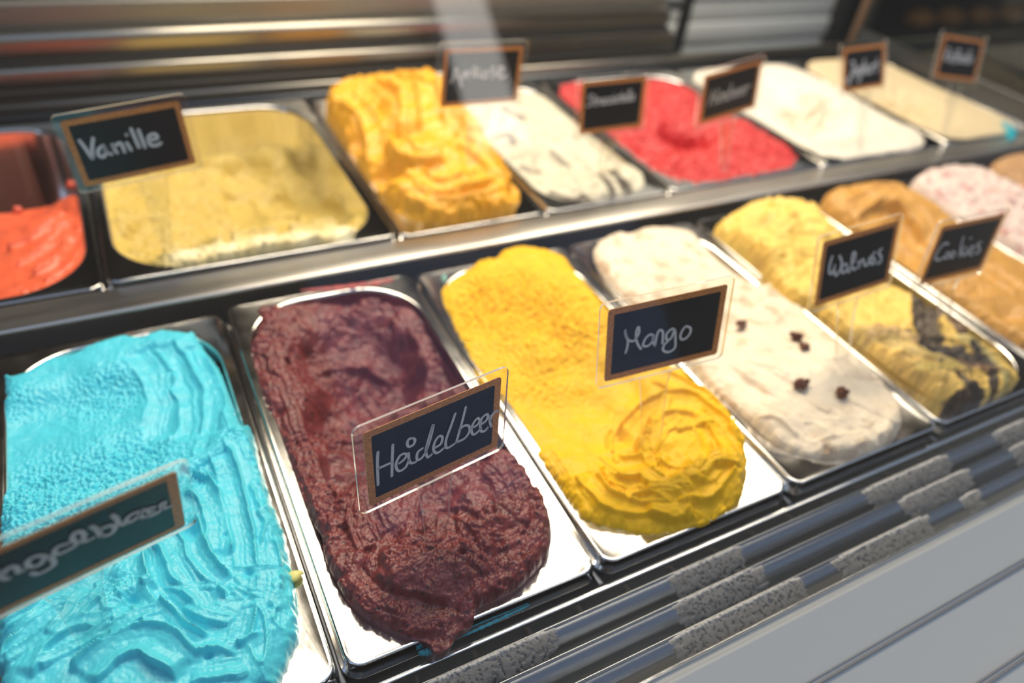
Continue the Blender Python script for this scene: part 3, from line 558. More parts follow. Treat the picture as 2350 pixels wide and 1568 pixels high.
I.rough(np.clip(I.blob(1950, 480, .02) + I.blob(2220, 650, .03), 0, 1), .003, 150, 3); I.Z += .0015 * fbm(I.X * 60, I.Y * 60, 4, 2)
I.bump(2320, 715, .012, -.008)
I.build('caramel coloured ice cream pulled into a curved wave beside the Cookies sign', M_car, zedge=-.003, ew=.012, rag=.002)
M_pink = ice_material('pink_white_ice', .42, .14, (.004, .003, .002), 1000, .3, .10)
I = Ice([W(.8345, .25), W(.833, .295), W(.845, .318), W(.885, .327), W(.93, .326), W(.966, .315), W(.978, .28), W(.978, .16), W(.978, .05), W(.95, .006), W(.87, .006), W(.835, .04), W(.833, .14)],
        [(2120, 420, .014), (2180, 405, .020), (2240, 420, .016), (2200, 470, .008), (2280, 480, .010), (2320, 540, .012), (2350, 570, .012)], .0013, lin(238, 216, 204), zo=.006, sig=.03)
I.rough(np.ones_like(I.Z), .003, 90, 5); I.Z += .002 * fbm(I.X * 60, I.Y * 60, 3, 4)
I.paint(np.clip(.7 * sstep(.25, .7, fbm(I.X * 70, I.Y * 70, 3, 15)), 0, 1), lin(206, 128, 124)); I.paint(.9 * np.clip(I.blob(2320, 465, .006) + I.blob(2180, 410, .004) + I.blob(2290, 445, .004), 0, 1), lin(140, 60, 62))
I.build('pinkish white ice cream with berry red streaks near right edge', M_pink, zedge=-.002, ew=.010, rag=.002)
I = Ice([W(.9995, .25), W(.998, .295), W(1.01, .318), W(1.05, .327), W(1.10, .326), W(1.131, .315), W(1.143, .28), W(1.143, .12), W(1.12, .01), W(1.02, .01), W(.998, .12)],
        [(2280, 400, .010), (2340, 380, .016), (2350, 420, .010)], .0016, lin(196, 152, 104), zo=.006, sig=.03)
I.rough(np.ones_like(I.Z), .003, 90, 7); I.Z += .002 * fbm(I.X * 70, I.Y * 70, 3, 4)
I.build('light brown crumbly ice cream at the far right end of the front row', ice_material('brown_ice', .5, .08, (.003, .002, .001), 800, .4, .15), zedge=-.002, ew=.010)

# --- back row
M_or = ice_material('coral_ice', .36, .14, (.005, .002, .001), 900, .3, .10)
I = Ice([W(x, y) for x, y in rrect(-.329, -.0925, .3985, .600, .055, 6, 3)],
        [(100, 660, -.006), (190, 600, -.004), (190, 500, -.002), (180, 460, -.006), (100, 560, -.008), (20, 620, -.010), (30, 560, -.020), (120, 500, -.018), (60, 510, -.035), (-100, 600, -.03), (110, 440, -.075), (0, 460, -.08), (100, 380, -.09), (-50, 400, -.09), (-100, 480, -.08), (60, 330, -.09)], .0014, lin(236, 104, 66), sig=.03)
for pts, w in [([(20, 570), (100, 540), (170, 490)], .010), ([(60, 620), (130, 570), (185, 510)], .011), ([(90, 650), (150, 610), (190, 540)], .009)]: I.stroke(pts, w, 0, .003, .002, z=-.01)
I.Z += .0012 * fbm(I.X * 60, I.Y * 60, 4, 3); I.rough(I.blob(90, 630, .02), .003, 150, 4)
I.build('coral orange sorbet scooped low at the back, left edge of back row', M_or, zedge=-.008, ew=.006, skirt=0)
for (u, v, r) in ((165, 425, .0055), (40, 482, .0045)):
    p = onz(u, v, -.012); rr = rng.normal(size=(6, 10)); V = []; n = 12
    for i in range(7):
        for j in range(n):
            a = math.pi * i / 6; b = 2 * math.pi * j / n; q = r * (1 + .18 * math.sin(3 * b + i) + .12 * math.cos(2 * a + j)); V.append((p[0] + q * math.sin(a) * math.cos(b), p[1] + q * math.sin(a) * math.sin(b), p[2] + q * .8 * math.cos(a)))
    Fq = [(i * n + j, (i + 1) * n + j, (i + 1) * n + (j + 1) % n, i * n + (j + 1) % n) for i in range(6) for j in range(n)]
    if r > .005: p1 = p
    tag(mesh_obj('ice_cream_blob', V, Fq, M_or, col=np.tile(lin(226, 92, 62), (len(V), 1))), 'small coral red ice cream blob stuck to the pan wall ' + ('beside the Vanille sign' if r > .005 else 'at left edge of picture'), 'ice cream')

M_van = ice_material('vanilla_ice', .42, .14, (.005, .003, .001), 900, .35, .10)
I = Ice([W(x, y) for x, y in rrect(-.0745, .1635, .3985, .7195, .058, 6, 3)],
        [(290, 600, -.004), (380, 612, .006), (450, 600, .008), (530, 588, .010), (610, 573, .012), (700, 560, .012), (790, 545, .009), (440, 575, -.03), (560, 555, -.05), (700, 535, -.05), (270, 500, -.006), (350, 540, -.022), (480, 560, -.030), (620, 545, -.040), (760, 520, -.040), (850, 510, -.008), (840, 440, -.030), (760, 460, -.085), (600, 480, -.085), (450, 470, -.060), (320, 440, -.025), (450, 400, -.060), (500, 350, -.050), (600, 300, -.038), (640, 330, -.045), (560, 420, -.075),
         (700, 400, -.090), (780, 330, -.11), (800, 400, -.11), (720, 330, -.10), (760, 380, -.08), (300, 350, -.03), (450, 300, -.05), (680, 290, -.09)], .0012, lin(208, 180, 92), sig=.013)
I.paint(np.clip(I.blob(430, 595, .016, z=0) + I.blob(520, 585, .016, z=0) + I.blob(610, 570, .016, z=0) + I.blob(700, 560, .016, z=0) + I.blob(790, 548, .016, z=0), 0, 1), lin(255, 244, 200))  # rim lumps painted as lit, over a base toned down as the hollow's shade
I.rough(np.ones_like(I.Z) * .8, .003, 120, 3)
for pts, w, d in [([(380, 600), (450, 585), (520, 590)], .008, .002), ([(540, 585), (600, 565), (640, 568)], .008, .003), ([(665, 560), (720, 550), (780, 548)], .007, .003), ([(600, 330), (680, 380), (760, 450)], .02, -.004), ([(530, 330), (560, 420), (600, 500)], .018, -.003), ([(640, 420), (690, 500), (730, 540)], .016, -.004)]: I.stroke(pts, w, d, .002, .002, z=-.01)
I.Z += .002 * fbm(I.X * 50, I.Y * 50, 4, 3)
I.build('pale vanilla ice cream hollowed out below the rim, behind the Vanille sign', M_van, zedge=-.006, ew=.004, skirt=0)

M_apr = ice_material('apricot_ice', .34, .2, (.005, .002, .0006), 900, .3, .10)
I = Ice(opening(.1785, .160), [(780, 265, .026), (800, 245, .032), (860, 260, .030), (900, 225, .046), (950, 210, .054), (1000, 230, .050), (1040, 260, .046), (860, 330, .024), (830, 350, .004), (880, 420, .000), (930, 330, .040), (1000, 330, .040), (1080, 340, .030), (940, 420, .026), (1050, 400, .030), (1130, 420, .022), (1100, 460, .018), (1000, 470, .016), (930, 490, .004), (1180, 450, .006)], .0012, lin(250, 184, 52), sig=.022)
for pts, w, d in [([(790, 250), (850, 300), (870, 380)], .012, .004), ([(880, 220), (930, 260), (940, 340)], .014, .005), ([(950, 210), (1020, 260), (1040, 330)], .014, .004), ([(930, 440), (1020, 470), (1120, 460), (1180, 430)], .010, .003), ([(940, 400), (1000, 440), (1080, 430), (1150, 400)], .011, .003), ([(1050, 350), (1110, 380), (1160, 430)], .010, .003), ([(900, 350), (950, 390), (1020, 390)], .011, .003), ([(980, 500), (1080, 495), (1170, 475)], .007, .002)]: I.stroke(pts, w, d, .003, .003, z=.02, stri=.001)
I.rough(np.clip(I.blob(900, 260, .06), 0, 1), .006, 70, 5, 'crumb'); I.Z += .003 * fbm(I.X * 45, I.Y * 45, 4, 3)
I.build('golden apricot ice cream heaped into tall peaks, behind the Aprikose sign', M_apr, zedge=-.002, ew=.014, rag=.004)

M_str = ice_material('stracciatella_ice', .42, .14, (.004, .003, .002), 900, .35, .10)
I = Ice(opening(.3465, .162), [(1150, 260, .004), (1200, 320, .000), (1280, 300, -.002), (1250, 380, -.010), (1350, 380, -.012), (1300, 430, .000), (1400, 430, .004), (1450, 400, .004), (1350, 330, -.010)], .0012, lin(222, 214, 190), sig=.025)
I.rough(np.clip(I.blob(1200, 320, .06), 0, 1), .003, 120, 3)
for pts, w, c in [([(1270, 425), (1320, 440), (1345, 435)], .006, ch), ([(1340, 425), (1360, 445), (1400, 440)], .003, ch), ([(1370, 375), (1400, 410), (1410, 440)], .005, ch), ([(1390, 365), (1430, 400), (1450, 430)], .006, ch), ([(1420, 395), (1440, 430)], .004, lin(70, 60, 60)), ([(1290, 445), (1330, 450)], .003, ch),
                  ([(1130, 300), (1170, 290), (1180, 310)], .007, lin(130, 122, 112)), ([(1160, 240), (1200, 260)], .008, lin(140, 130, 120)), ([(1200, 350), (1240, 360)], .006, lin(130, 120, 108)), ([(1270, 320), (1310, 345)], .006, lin(120, 112, 100))]: I.stroke(pts, w, -.001, 0, .001, col=c, colk=.9)
I.paint(.55 * sstep(.2, .6, fbm(I.X * 80, I.Y * 80, 3, 25)), lin(150, 146, 130)); I.Z += .0015 * fbm(I.X * 60, I.Y * 60, 4, 3)
I.build('white ice cream with black chocolate streaks, behind the Stracciatella sign', M_str, zedge=-.003, ew=.010)

M_him = ice_material('raspberry_ice', .36, .12, (.005, .001, .001), 900, .35, .12)
I = Ice(opening(.5145, .247, r=.056), [(1300, 220, .002), (1450, 220, .000), (1550, 200, .002), (1500, 280, .000), (1480, 330, .002), (1550, 390, .002), (1700, 390, .002), (1800, 360, .002), (1620, 300, -.004), (1600, 262, -.07), (1575, 275, -.07), (1590, 240, -.06), (1625, 255, -.05), (1540, 315, -.015), (1700, 300, .004), (1640, 240, -.03)], .0014, lin(200, 42, 44), sig=.014)
I.Z -= .055 * np.clip(1.6 * I.blob(1582, 300, .020, z=0), 0, 1) + .012 * I.blob(1500, 330, .03, z=0)
I.rough(np.ones_like(I.Z), .004, 110, 3); I.Z += .003 * fbm(I.X * 50, I.Y * 50, 4, 3)
I.build('raspberry red sorbet with a scooped hole, behind the Himbeer sign', M_him, zedge=-.001, ew=.006, rag=.002)

M_jog = ice_material('yoghurt_ice', .45, .14, (.004, .003, .002), 900, .3, .08)
I = Ice(opening(.7685, .248, r=.056), [(1600, 190, .004), (1700, 200, .004), (1800, 220, -.004), (1850, 250, -.012), (1900, 300, -.004), (1950, 330, .002), (2050, 310, .004), (1900, 230, .012), (1870, 200, .014), (1920, 270, .002), (1750, 170, .004), (2000, 260, .002)], .0014, lin(244, 234, 216), sig=.025)
I.Z -= .02 * np.clip(1.5 * I.blob(1840, 255, .035, z=0, ax=1.8, ang=1.2), 0, 1); I.rough(np.clip(1.5 * I.blob(1850, 250, .045, z=0), 0, 1), .018, 60, 3, 'crumb'); I.paint(.5 * np.clip(I.blob(1850, 240, .04), 0, 1) * sstep(-.1, .5, fbm(I.X * 50, I.Y * 50, 3, 5)), lin(190, 172, 128)); I.Z += .0015 * fbm(I.X * 50, I.Y * 50, 4, 3)
I.build('white yoghurt ice cream with broken middle, behind the Joghurt sign', M_jog, zedge=-.001, ew=.008, rag=.002)
I = Ice(opening(1.0235, .215, r=.054), [(1880, 160, .004), (2000, 190, .004), (2050, 230, -.006), (2100, 250, -.008), (2200, 290, .002), (2150, 240, .004)], .0016, lin(228, 208, 168), sig=.025)
I.Z -= .012 * np.clip(1.5 * I.blob(2060, 235, .04, z=0), 0, 1); I.rough(np.clip(1.5 * I.blob(2070, 235, .06, z=0), 0, 1), .010, 70, 3, 'crumb'); I.paint(.55 * np.clip(I.blob(2080, 235, .06), 0, 1) * sstep(-.1, .5, fbm(I.X * 50, I.Y * 50, 3, 5)), lin(198, 172, 112))
I.build('cream white ice cream in the last pan at right end of back row', M_jog, zedge=-.001, ew=.008, rag=.002)

# --- nut pieces lying on the walnut ice cream, drips and smears
nut_m = bump(mat('walnut_kernel', lin(104, 58, 34), .45), 300, .6, .001)
def lump(name, u, v, z, r, label, m, cat, sq=(1, 1, .7), seed=0, ang=0, col=None, group=None, n=16, rg=.35):
    p = onz(u, v, z); g = np.random.default_rng(seed); ph = g.uniform(0, 6.28, 8); V = []
    for i in range(n // 2 + 1):
        for j in range(n):
            a = math.pi * i / (n // 2); b = 2 * math.pi * j / n; dx, dy, dz = math.sin(a) * math.cos(b), math.sin(a) * math.sin(b), math.cos(a)
            q = r * (1 + rg * (math.sin(3.1 * dx + ph[0]) * math.sin(4.3 * dy + ph[1]) + .6 * math.sin(7 * dx + ph[2]) * math.cos(6 * dz + ph[3]) + .4 * math.sin(9 * dy + ph[4])))
            x, y = dx * sq[0] * q, dy * sq[1] * q
            V.append((p[0] + x * math.cos(ang) - y * math.sin(ang), p[1] + x * math.sin(ang) + y * math.cos(ang), p[2] + dz * sq[2] * q))
    Fq = [(i * n + j, (i + 1) * n + j, (i + 1) * n + (j + 1) % n, i * n + (j + 1) % n) for i in range(n // 2) for j in range(n)]
    o = mesh_obj(name, V, Fq, m, col=(np.tile(col, (len(V), 1)) if col else None)); return tag(o, label, cat, group)
G = 'walnut pieces on the beige ice cream'
lump('walnut_piece', 1702, 742, .013, .0042, 'small dark walnut piece nearest the Mango sign', nut_m, 'nut', (1.3, .9, .6), 1, .3, group=G)
lump('walnut_piece', 1828, 772, .017, .0050, 'upper walnut piece of the touching pair in the middle', nut_m, 'nut', (1.2, .8, .7), 2, -.7, group=G)
lump('walnut_piece', 1848, 796, .018, .0042, 'lower walnut piece of the touching pair in the middle', nut_m, 'nut', (1.0, .9, .7), 3, -.4, group=G)
lump('walnut_piece', 1838, 880, .018, .0054, 'dark walnut piece alone between the pair and the pan front', nut_m, 'nut', (1.2, .9, .7), 4, .1, group=G)
lump('walnut_piece', 1934, 902, .019, .0052, 'round walnut piece right beside the foot of the Walnuss sign', nut_m, 'nut', (1, 1, .8), 5, .5, group=G)
lump('ice_cream_drop', 676, 1322, .002, .0042, 'pale yellow ice cream drop on the blue pan\'s rim', M_van, 'ice cream', (1.2, .8, .45), 9, .2, lin(226, 216, 130), rg=.12)
def smear(name, pts, w, h, z, m, col, label, seed=1):
    P = np.array([onz(u, v, z)[:2] for u, v in pts]); n = 60; t = np.linspace(0, len(P) - 1, n); X = np.interp(t, range(len(P)), P[:, 0]); Y = np.interp(t, range(len(P)), P[:, 1])
    V = []; k = 9; g = perlin(np.arange(n) * .23, np.zeros(n), seed); g2 = perlin(np.arange(n) * .9, np.ones(n), seed)
    for i in range(n):
        d = np.array([X[min(i + 1, n - 1)] - X[max(i - 1, 0)], Y[min(i + 1, n - 1)] - Y[max(i - 1, 0)]]); d /= np.linalg.norm(d) + 1e-9; nn = np.array([-d[1], d[0]])
        ww = w * (1 + .6 * g[i] + .35 * g2[i]) * math.sqrt(max(0.02, math.sin(math.pi * (i + .3) / (n - .4))))
        for j in range(k):
            a = math.pi * j / (k - 1); V.append((X[i] + nn[0] * ww * math.cos(a), Y[i] + nn[1] * ww * math.cos(a), z + h * (1 + .5 * g2[(i * 3 + j) % n]) * math.sin(a)))
    Fq = [(i * k + j, (i + 1) * k + j, (i + 1) * k + j + 1, i * k + j + 1) for i in range(n - 1) for j in range(k - 1)]
    return tag(mesh_obj(name, V, Fq, m, col=np.tile(col, (len(V), 1))), label, 'ice cream')
bl = lin(40, 170, 190)
smear('ice_cream_smear', [(960, 1502), (990, 1495), (1040, 1478)], .0022, .0026, -.008, M_blue, bl, 'thick turquoise ice cream smear under the bilberry drip')
smear('ice_cream_smear', [(1060, 1462), (1130, 1430), (1215, 1390)], .0009, .0010, -.008, M_blue, bl, 'thin turquoise smear along the front support right of the drip')
smear('ice_cream_smear', [(2300, 285), (2322, 300), (2318, 325)], .007, .004, .002, M_blue, bl, 'turquoise smear on the dark corner at the right end of back row')
smear('ice_cream_smear', [(690, 668), (780, 660), (860, 650), (905, 640)], .003, .0008, .0045, M_heid, lin(176, 70, 66), 'thin red smear on the back rim of the bilberry pan')
smear('ice_cream_smear', [(1014, 640), (1021, 632), (1020, 648)], .0012, .001, .0005, M_blue, lin(150, 214, 200), 'tiny turquoise spot on the back rim of the mango pan')
for u, v, r, w_ in ((1962, 992, .0009, 'leftmost'), (1985, 1005, .0006, 'middle'), (2006, 1012, .0007, 'rightmost')):
    lump('ice_cream_speck', u, v, .009, r, w_ + ' of three tiny turquoise specks on the front of the walnut ice cream', M_blue, 'ice cream', (1, 1, .5), int(u), 0, bl, group='turquoise specks on the walnut ice cream', n=8)

# ------------------------------------------------------------------ flavour signs
wood_m = mat('printed_wood_border', lin(206, 136, 66), .42); nt = wood_m.node_tree
_t = nt.nodes.new('ShaderNodeTexCoord'); _w = nt.nodes.new('ShaderNodeTexNoise'); _w.inputs['Scale'].default_value = 900; _w.inputs['Detail'].default_value = 3
_c = nt.nodes.new('ShaderNodeValToRGB'); _c.color_ramp.elements[0].position = .3; _c.color_ramp.elements[0].color = (*lin(176, 106, 50), 1); _c.color_ramp.elements[1].position = .7; _c.color_ramp.elements[1].color = (*lin(232, 158, 84), 1)
nt.links.new(_t.outputs['Object'], _w.inputs['Vector']); nt.links.new(_w.outputs['Fac'], _c.inputs[0]); nt.links.new(_c.outputs[0], nt.nodes['Principled BSDF'].inputs['Base Color'])
board_m = mat('chalkboard_print', lin(24, 25, 29), .30, 0, **{'Specular IOR Level': .25})
chalk_m = mat('chalk_lettering', lin(212, 217, 222), .6)
SW, SH = .085, .054
def pose(c, yaw, tilt, roll):
    yaw, tilt, roll = map(math.radians, (yaw, tilt, roll))
    rx = np.array([math.cos(yaw), math.sin(yaw), 0]); n = np.array([math.sin(yaw), -math.cos(yaw), 0]); up = np.array([0, 0, 1]) * math.cos(tilt) - n * math.sin(tilt)
    ax = rx * math.cos(roll) + up * math.sin(roll); au = -rx * math.sin(roll) + up * math.cos(roll); return np.array(c), ax, au, np.cross(ax, au)
def rr2(w, h, r, n=4): return rrect(-w / 2, w / 2, -h / 2, h / 2, r, n, 1)
def slab(name, P, n0, n1, T, m, parent, medge=None):
    k = len(P); V = [T(a, b, n0) for a, b in P] + [T(a, b, n1) for a, b in P]
    Fc = [tuple(range(k))[::-1], tuple(range(k, 2 * k))] + [(i, (i + 1) % k, k + (i + 1) % k, k + i) for i in range(k)]
    return mesh_obj(name, V, Fc, m, parent, smooth=False, mats=[m, medge] if medge else None, midx=([0, 0] + [1] * k) if medge else None)
def ribbon(name, strokes, wd, T, n0, m, parent):
    V = []; Fc = []
    for S in strokes:
        P = np.array(S, float)
        if len(P) > 2:
            Q = []
            for i in range(len(P) - 1):
                a = P[max(i - 1, 0)]; b = P[i]; c = P[i + 1]; d = P[min(i + 2, len(P) - 1)]
                for t in np.linspace(0, 1, 6, endpoint=False): Q.append(0.5 * ((2 * b) + (-a + c) * t + (2 * a - 5 * b + 4 * c - d) * t * t + (-a + 3 * b - 3 * c + d) * t ** 3))
            Q.append(P[-1]); P = np.array(Q)
        d = np.gradient(P, axis=0); L = np.linalg.norm(d, axis=1); L[L == 0] = 1; d /= L[:, None]; nn = np.c_[-d[:, 1], d[:, 0]] * wd
        b0 = len(V)
        for p, q in zip(P, nn): V += [T(p[0] + q[0], p[1] + q[1], n0), T(p[0] - q[0], p[1] - q[1], n0)]
        Fc += [(b0 + 2 * i, b0 + 2 * i + 1, b0 + 2 * i + 3, b0 + 2 * i + 2) for i in range(len(P) - 1)]
        for p in (P[0], P[-1]):
            b0 = len(V); V += [T(p[0] + wd * math.cos(a), p[1] + wd * math.sin(a), n0) for a in np.linspace(0, 2 * math.pi, 10, endpoint=False)]; Fc.append(tuple(range(b0, b0 + 10)))
    return mesh_obj(name, V, Fc, m, parent, smooth=False)
def sign(c, yaw, tilt, roll, stem_top, foot, label, strokes=None, zoom=None, wd=.0011, text=None, tsc=.0075, torg=(-.034, -.006), slant=.2, foot_extra=.012, sw=.012):
    C, ax, au, n = pose(c, yaw, tilt, roll)
    def T(a, b, q): return C + ax * a + au * b + n * q
    def loc(u, v):
        d = ray(u, v); t = ((C - CAM) @ n) / (d @ n); X = CAM + t * d - C; return X @ ax, X @ au
    a1, b1 = loc(*foot); a0, _ = loc(*stem_top)
    root = empty('flavour_sign', tuple(T(a1, b1, 0)), label, 'sign', 'flavour signs on clear plastic spikes')
    slab('clear_holder', rr2(.0955, .0640, .0045, 6), -.0010, .0004, T, acrylic, root, acrylic_edge)
    bb = b1 - foot_extra; bt = -.0319
    P = [(a0 - sw, bt), (a0 - sw * .86, bt - .010)] + [(a1 - sw * .55, b1), (a1 - sw * .35, bb), (a1 + sw * .35, bb), (a1 + sw * .55, b1)] + [(a0 + sw * .86, bt - .010), (a0 + sw, bt)]
    slab('spike', P, -.0010, .0004, T, acrylic, root, acrylic_edge)
    o = rr2(SW, SH, .0022, 4); i = rr2(SW - .0086, SH - .0086, .0010, 4); k = len(o)
    V = [T(a, b, .0005) for a, b in o] + [T(a, b, .0009) for a, b in o] + [T(a, b, .0009) for a, b in i] + [T(a, b, .0005) for a, b in i]
    Fc = [(j * k + t, j * k + (t + 1) % k, ((j + 1) % 4) * k + (t + 1) % k, ((j + 1) % 4) * k + t) for j in range(4) for t in range(k)]
    mesh_obj('wood_border', V, Fc, wood_m, root, smooth=False)
    slab('chalkboard', rr2(SW - .0087, SH - .0087, .0010, 4), .0005, .0007, T, board_m, root)
    if strokes:
        ox, oy, s = zoom; S = [[loc(ox + x / s, oy + y / s) for x, y in st] for st in strokes]
    else:
        S = []; x = 0
        for chs in text:
            if chs == ' ': x += .8; continue
            g, adv = GLYPH[chs]
            for st in g: S.append([(torg[0] + tsc * (x + px + slant * py), torg[1] + tsc * py + tsc * .02 * x) for px, py in st])
            x += adv
    ribbon('lettering', S, wd, T, .0012, chalk_m, root)
    return root
GLYPH = {'S': ([[(1.0, 1.7), (.5, 1.95), (.1, 1.6), (.5, 1.05), (.9, .6), (.5, 0), (0, .2)]], 1.25), 't': ([[(.35, 1.6), (.3, .3), (.6, 0)], [(0, 1.0), (.7, 1.05)]], .75), 'r': ([[(.1, 1.0), (.15, 0)], [(.13, .55), (.4, .95), (.7, .9)]], .8),
         'a': ([[(.75, .9), (.4, 1.0), (.05, .5), (.35, 0), (.7, .4), (.75, .95), (.75, .2), (.95, .05)]], 1.05), 'c': ([[(.7, .85), (.35, 1.0), (.05, .5), (.35, 0), (.75, .2)]], .85), 'i': ([[(.15, .95), (.15, .1), (.35, .05)], [(.2, 1.4), (.22, 1.45)]], .5),
         'e': ([[(.1, .5), (.7, .65), (.5, 1.0), (.1, .7), (.1, .25), (.45, 0), (.8, .2)]], .95), 'l': ([[(.2, 1.9), (.15, .2), (.4, .0)]], .5), 'H': ([[(.1, 1.8), (.1, 0)], [(.9, 1.8), (.9, 0)], [(.1, .9), (.9, .95)]], 1.25), 'm': ([[(.1, 1.0), (.1, 0)], [(.1, .7), (.4, 1.0), (.55, .6), (.55, 0)], [(.55, .7), (.85, 1.0), (1.0, .6), (1.0, 0)]], 1.3),
         'b': ([[(.1, 1.9), (.1, 0)], [(.1, .7), (.5, 1.0), (.8, .5), (.45, 0), (.1, .2)]], 1.0), 'J': ([[(.3, 1.7), (1.0, 1.75), (.8, .3), (.5, -.9), (.1, -.6), (.6, 0), (1.0, .3)]], 1.2), 'o': ([[(.4, 1.0), (.05, .5), (.4, 0), (.75, .5), (.4, 1.0)]], .95), 'g': ([[(.75, .9), (.4, 1.0), (.05, .5), (.35, .05), (.7, .4), (.75, .9), (.7, -.5), (.4, -.9), (.1, -.6)]], 1.0),
         'h': ([[(.1, 1.9), (.1, 0)], [(.1, .6), (.45, 1.0), (.65, .6), (.65, 0)]], .9), 'u': ([[(.1, 1.0), (.1, .3), (.4, 0), (.7, .4), (.7, 1.0), (.72, .1), (.9, 0)]], 1.0), 'R': ([[(.1, 0), (.1, 1.8), (.7, 1.7), (.7, 1.1), (.1, .9), (.9, 0)]], 1.1), 'f': ([[(.7, 1.8), (.4, 1.8), (.3, 1.2), (.3, -.3)], [(.05, .95), (.65, 1.0)]], .65)}
sign([-.0975, .0373, .1207], 12.8, -14.2, -.4, (185, 1370), (225, 1482), 'flavour sign reading Engelblau, cut off by the left edge', [[(-330, 1330), (-250, 1200), (-160, 1180)], [(-330, 1330), (-200, 1300)], [(-330, 1330), (-270, 1420), (-120, 1330)], [(-20, 1120), (20, 1180), (70, 1190)], [(20, 1150), (60, 1090), (110, 1068), (160, 1080), (180, 1125), (222, 1105)],
     [(480, 975), (380, 958), (290, 990), (262, 1035), (300, 1070), (380, 1050), (440, 990), (500, 980), (532, 1040), (480, 1090), (370, 1142), (308, 1130)],
     [(662, 840), (570, 870), (530, 920), (560, 945), (650, 912), (760, 845), (830, 775), (800, 720), (740, 728), (712, 790), (760, 825), (840, 815), (915, 785)], [(900, 668), (955, 695), (1000, 765)], [(985, 700), (1080, 660), (1140, 675), (1100, 740), (1000, 770)], [(1112, 555), (1155, 590), (1180, 640), (1230, 650)],
     [(1390, 515), (1300, 550), (1250, 605), (1290, 625), (1370, 570), (1430, 500), (1390, 530), (1410, 575), (1460, 565)], [(1530, 480), (1480, 490), (1480, 530), (1520, 520)], [(1450, 575), (1540, 545), (1610, 490), (1632, 430), (1600, 450), (1620, 490), (1690, 468)]], (0, 1050, 4.355), .00115)
sign([.0718, .0623, .0903], 8.8, 5.1, .2, (1000, 1110), (1005, 1275), 'flavour sign reading Heidelbeer, standing in the dark purple ice cream',
     [[(165, 880), (160, 1000), (168, 1235)], [(328, 800), (322, 960), (318, 1140)], [(175, 1055), (240, 1025), (320, 990)], [(400, 1000), (450, 960), (478, 910), (450, 895), (400, 925), (365, 1000), (370, 1060), (405, 1085), (470, 1040), (505, 960)], [(500, 890), (505, 960), (530, 1000), (580, 985)], [(545, 725), (500, 740), (485, 790), (505, 820), (550, 800), (570, 750), (545, 725)],
      [(650, 840), (600, 880), (590, 950), (620, 960), (680, 890), (740, 720), (768, 575), (700, 800), (690, 880), (710, 935), (750, 905)], [(790, 830), (850, 790), (868, 720), (835, 705), (790, 760), (770, 840), (790, 885), (830, 880), (890, 830)], [(1008, 460), (960, 600), (910, 740), (905, 810), (925, 835), (1000, 790)],
      [(1122, 390), (1080, 560), (1020, 770)], [(1050, 640), (1110, 590), (1160, 600), (1160, 660), (1110, 730), (1030, 770)], [(1195, 610), (1240, 590), (1275, 540), (1255, 510), (1215, 550), (1185, 620), (1195, 680), (1230, 680), (1290, 620)], [(1290, 580), (1340, 540), (1365, 490), (1350, 468), (1300, 510), (1280, 590), (1290, 650), (1330, 650), (1360, 615)],
      [(1385, 490), (1385, 540), (1400, 600)], [(1390, 540), (1420, 460), (1470, 430)]], (830, 850, 4.753), .00085)
sign([.2374, .0795, .1074], -7.3, 9.2, 4.7, (1503, 870), (1495, 1035), 'flavour sign reading Mango, standing in the yellow sorbet',
     [[(400, 1050), (425, 960), (430, 870), (400, 800), (392, 725), (405, 800), (440, 865), (500, 885), (545, 850), (592, 760), (585, 680), (555, 740), (550, 850), (580, 940), (620, 995)], [(800, 800), (750, 790), (690, 840), (650, 930), (680, 960), (740, 940), (795, 860), (800, 800), (790, 880), (820, 950)], [(820, 950), (850, 800), (885, 728), (932, 745), (935, 830), (930, 915)],
      [(1105, 720), (1060, 710), (990, 780), (985, 850), (1010, 870), (1060, 830), (1105, 720), (1115, 850), (1110, 970), (1050, 1030), (980, 1040), (935, 1000), (960, 930), (1005, 890)], [(1260, 670), (1210, 740), (1185, 820), (1210, 860), (1270, 840), (1330, 760), (1325, 690), (1260, 670)]], (1370, 640, 6.271), .00085)
sign([.4511, .1067, .0990], -.1, 15.8, 2.7, (1945, 700), (1930, 862), 'flavour sign reading Walnuss, standing in the beige ice cream',
     [[(240, 500), (210, 600), (205, 680), (230, 700), (262, 640), (270, 590), (265, 680), (290, 720), (340, 640), (350, 550), (325, 495)], [(410, 590), (370, 600), (350, 660), (375, 690), (415, 640), (415, 600), (410, 660), (440, 680)], [(440, 660), (500, 540), (510, 460), (480, 470), (468, 600), (490, 650), (530, 630)], [(545, 560), (560, 625)], [(555, 600), (580, 550), (605, 540), (620, 600), (660, 590), (680, 510), (690, 580), (705, 570)],
      [(740, 450), (705, 500), (740, 540), (730, 580), (700, 590)], [(820, 410), (785, 450), (815, 510), (805, 565), (770, 580)]], (1860, 490, 5.109), .0011)
sign([.5728, .0961, .0950], -.5, 8.3, -.9, (2185, 640), (2165, 760), 'flavour sign reading Cookies, rightmost sign of the front row',
     [[(1600, 350), (1550, 350), (1490, 420), (1450, 510), (1480, 540), (1550, 510)], [(1590, 450), (1560, 500), (1580, 520), (1620, 480), (1590, 450)], [(1650, 440), (1625, 490), (1650, 510), (1680, 460), (1650, 440)], [(1780, 270), (1750, 380), (1735, 500)], [(1800, 380), (1750, 430), (1790, 490)], [(1820, 410), (1805, 480)], [(1860, 285), (1870, 282)], [(1850, 440), (1895, 420), (1890, 380), (1855, 400), (1840, 460), (1880, 480)],
      [(1985, 330), (1940, 360), (1970, 410), (1960, 450), (1915, 460)]], (1860, 490, 5.109), .0011)
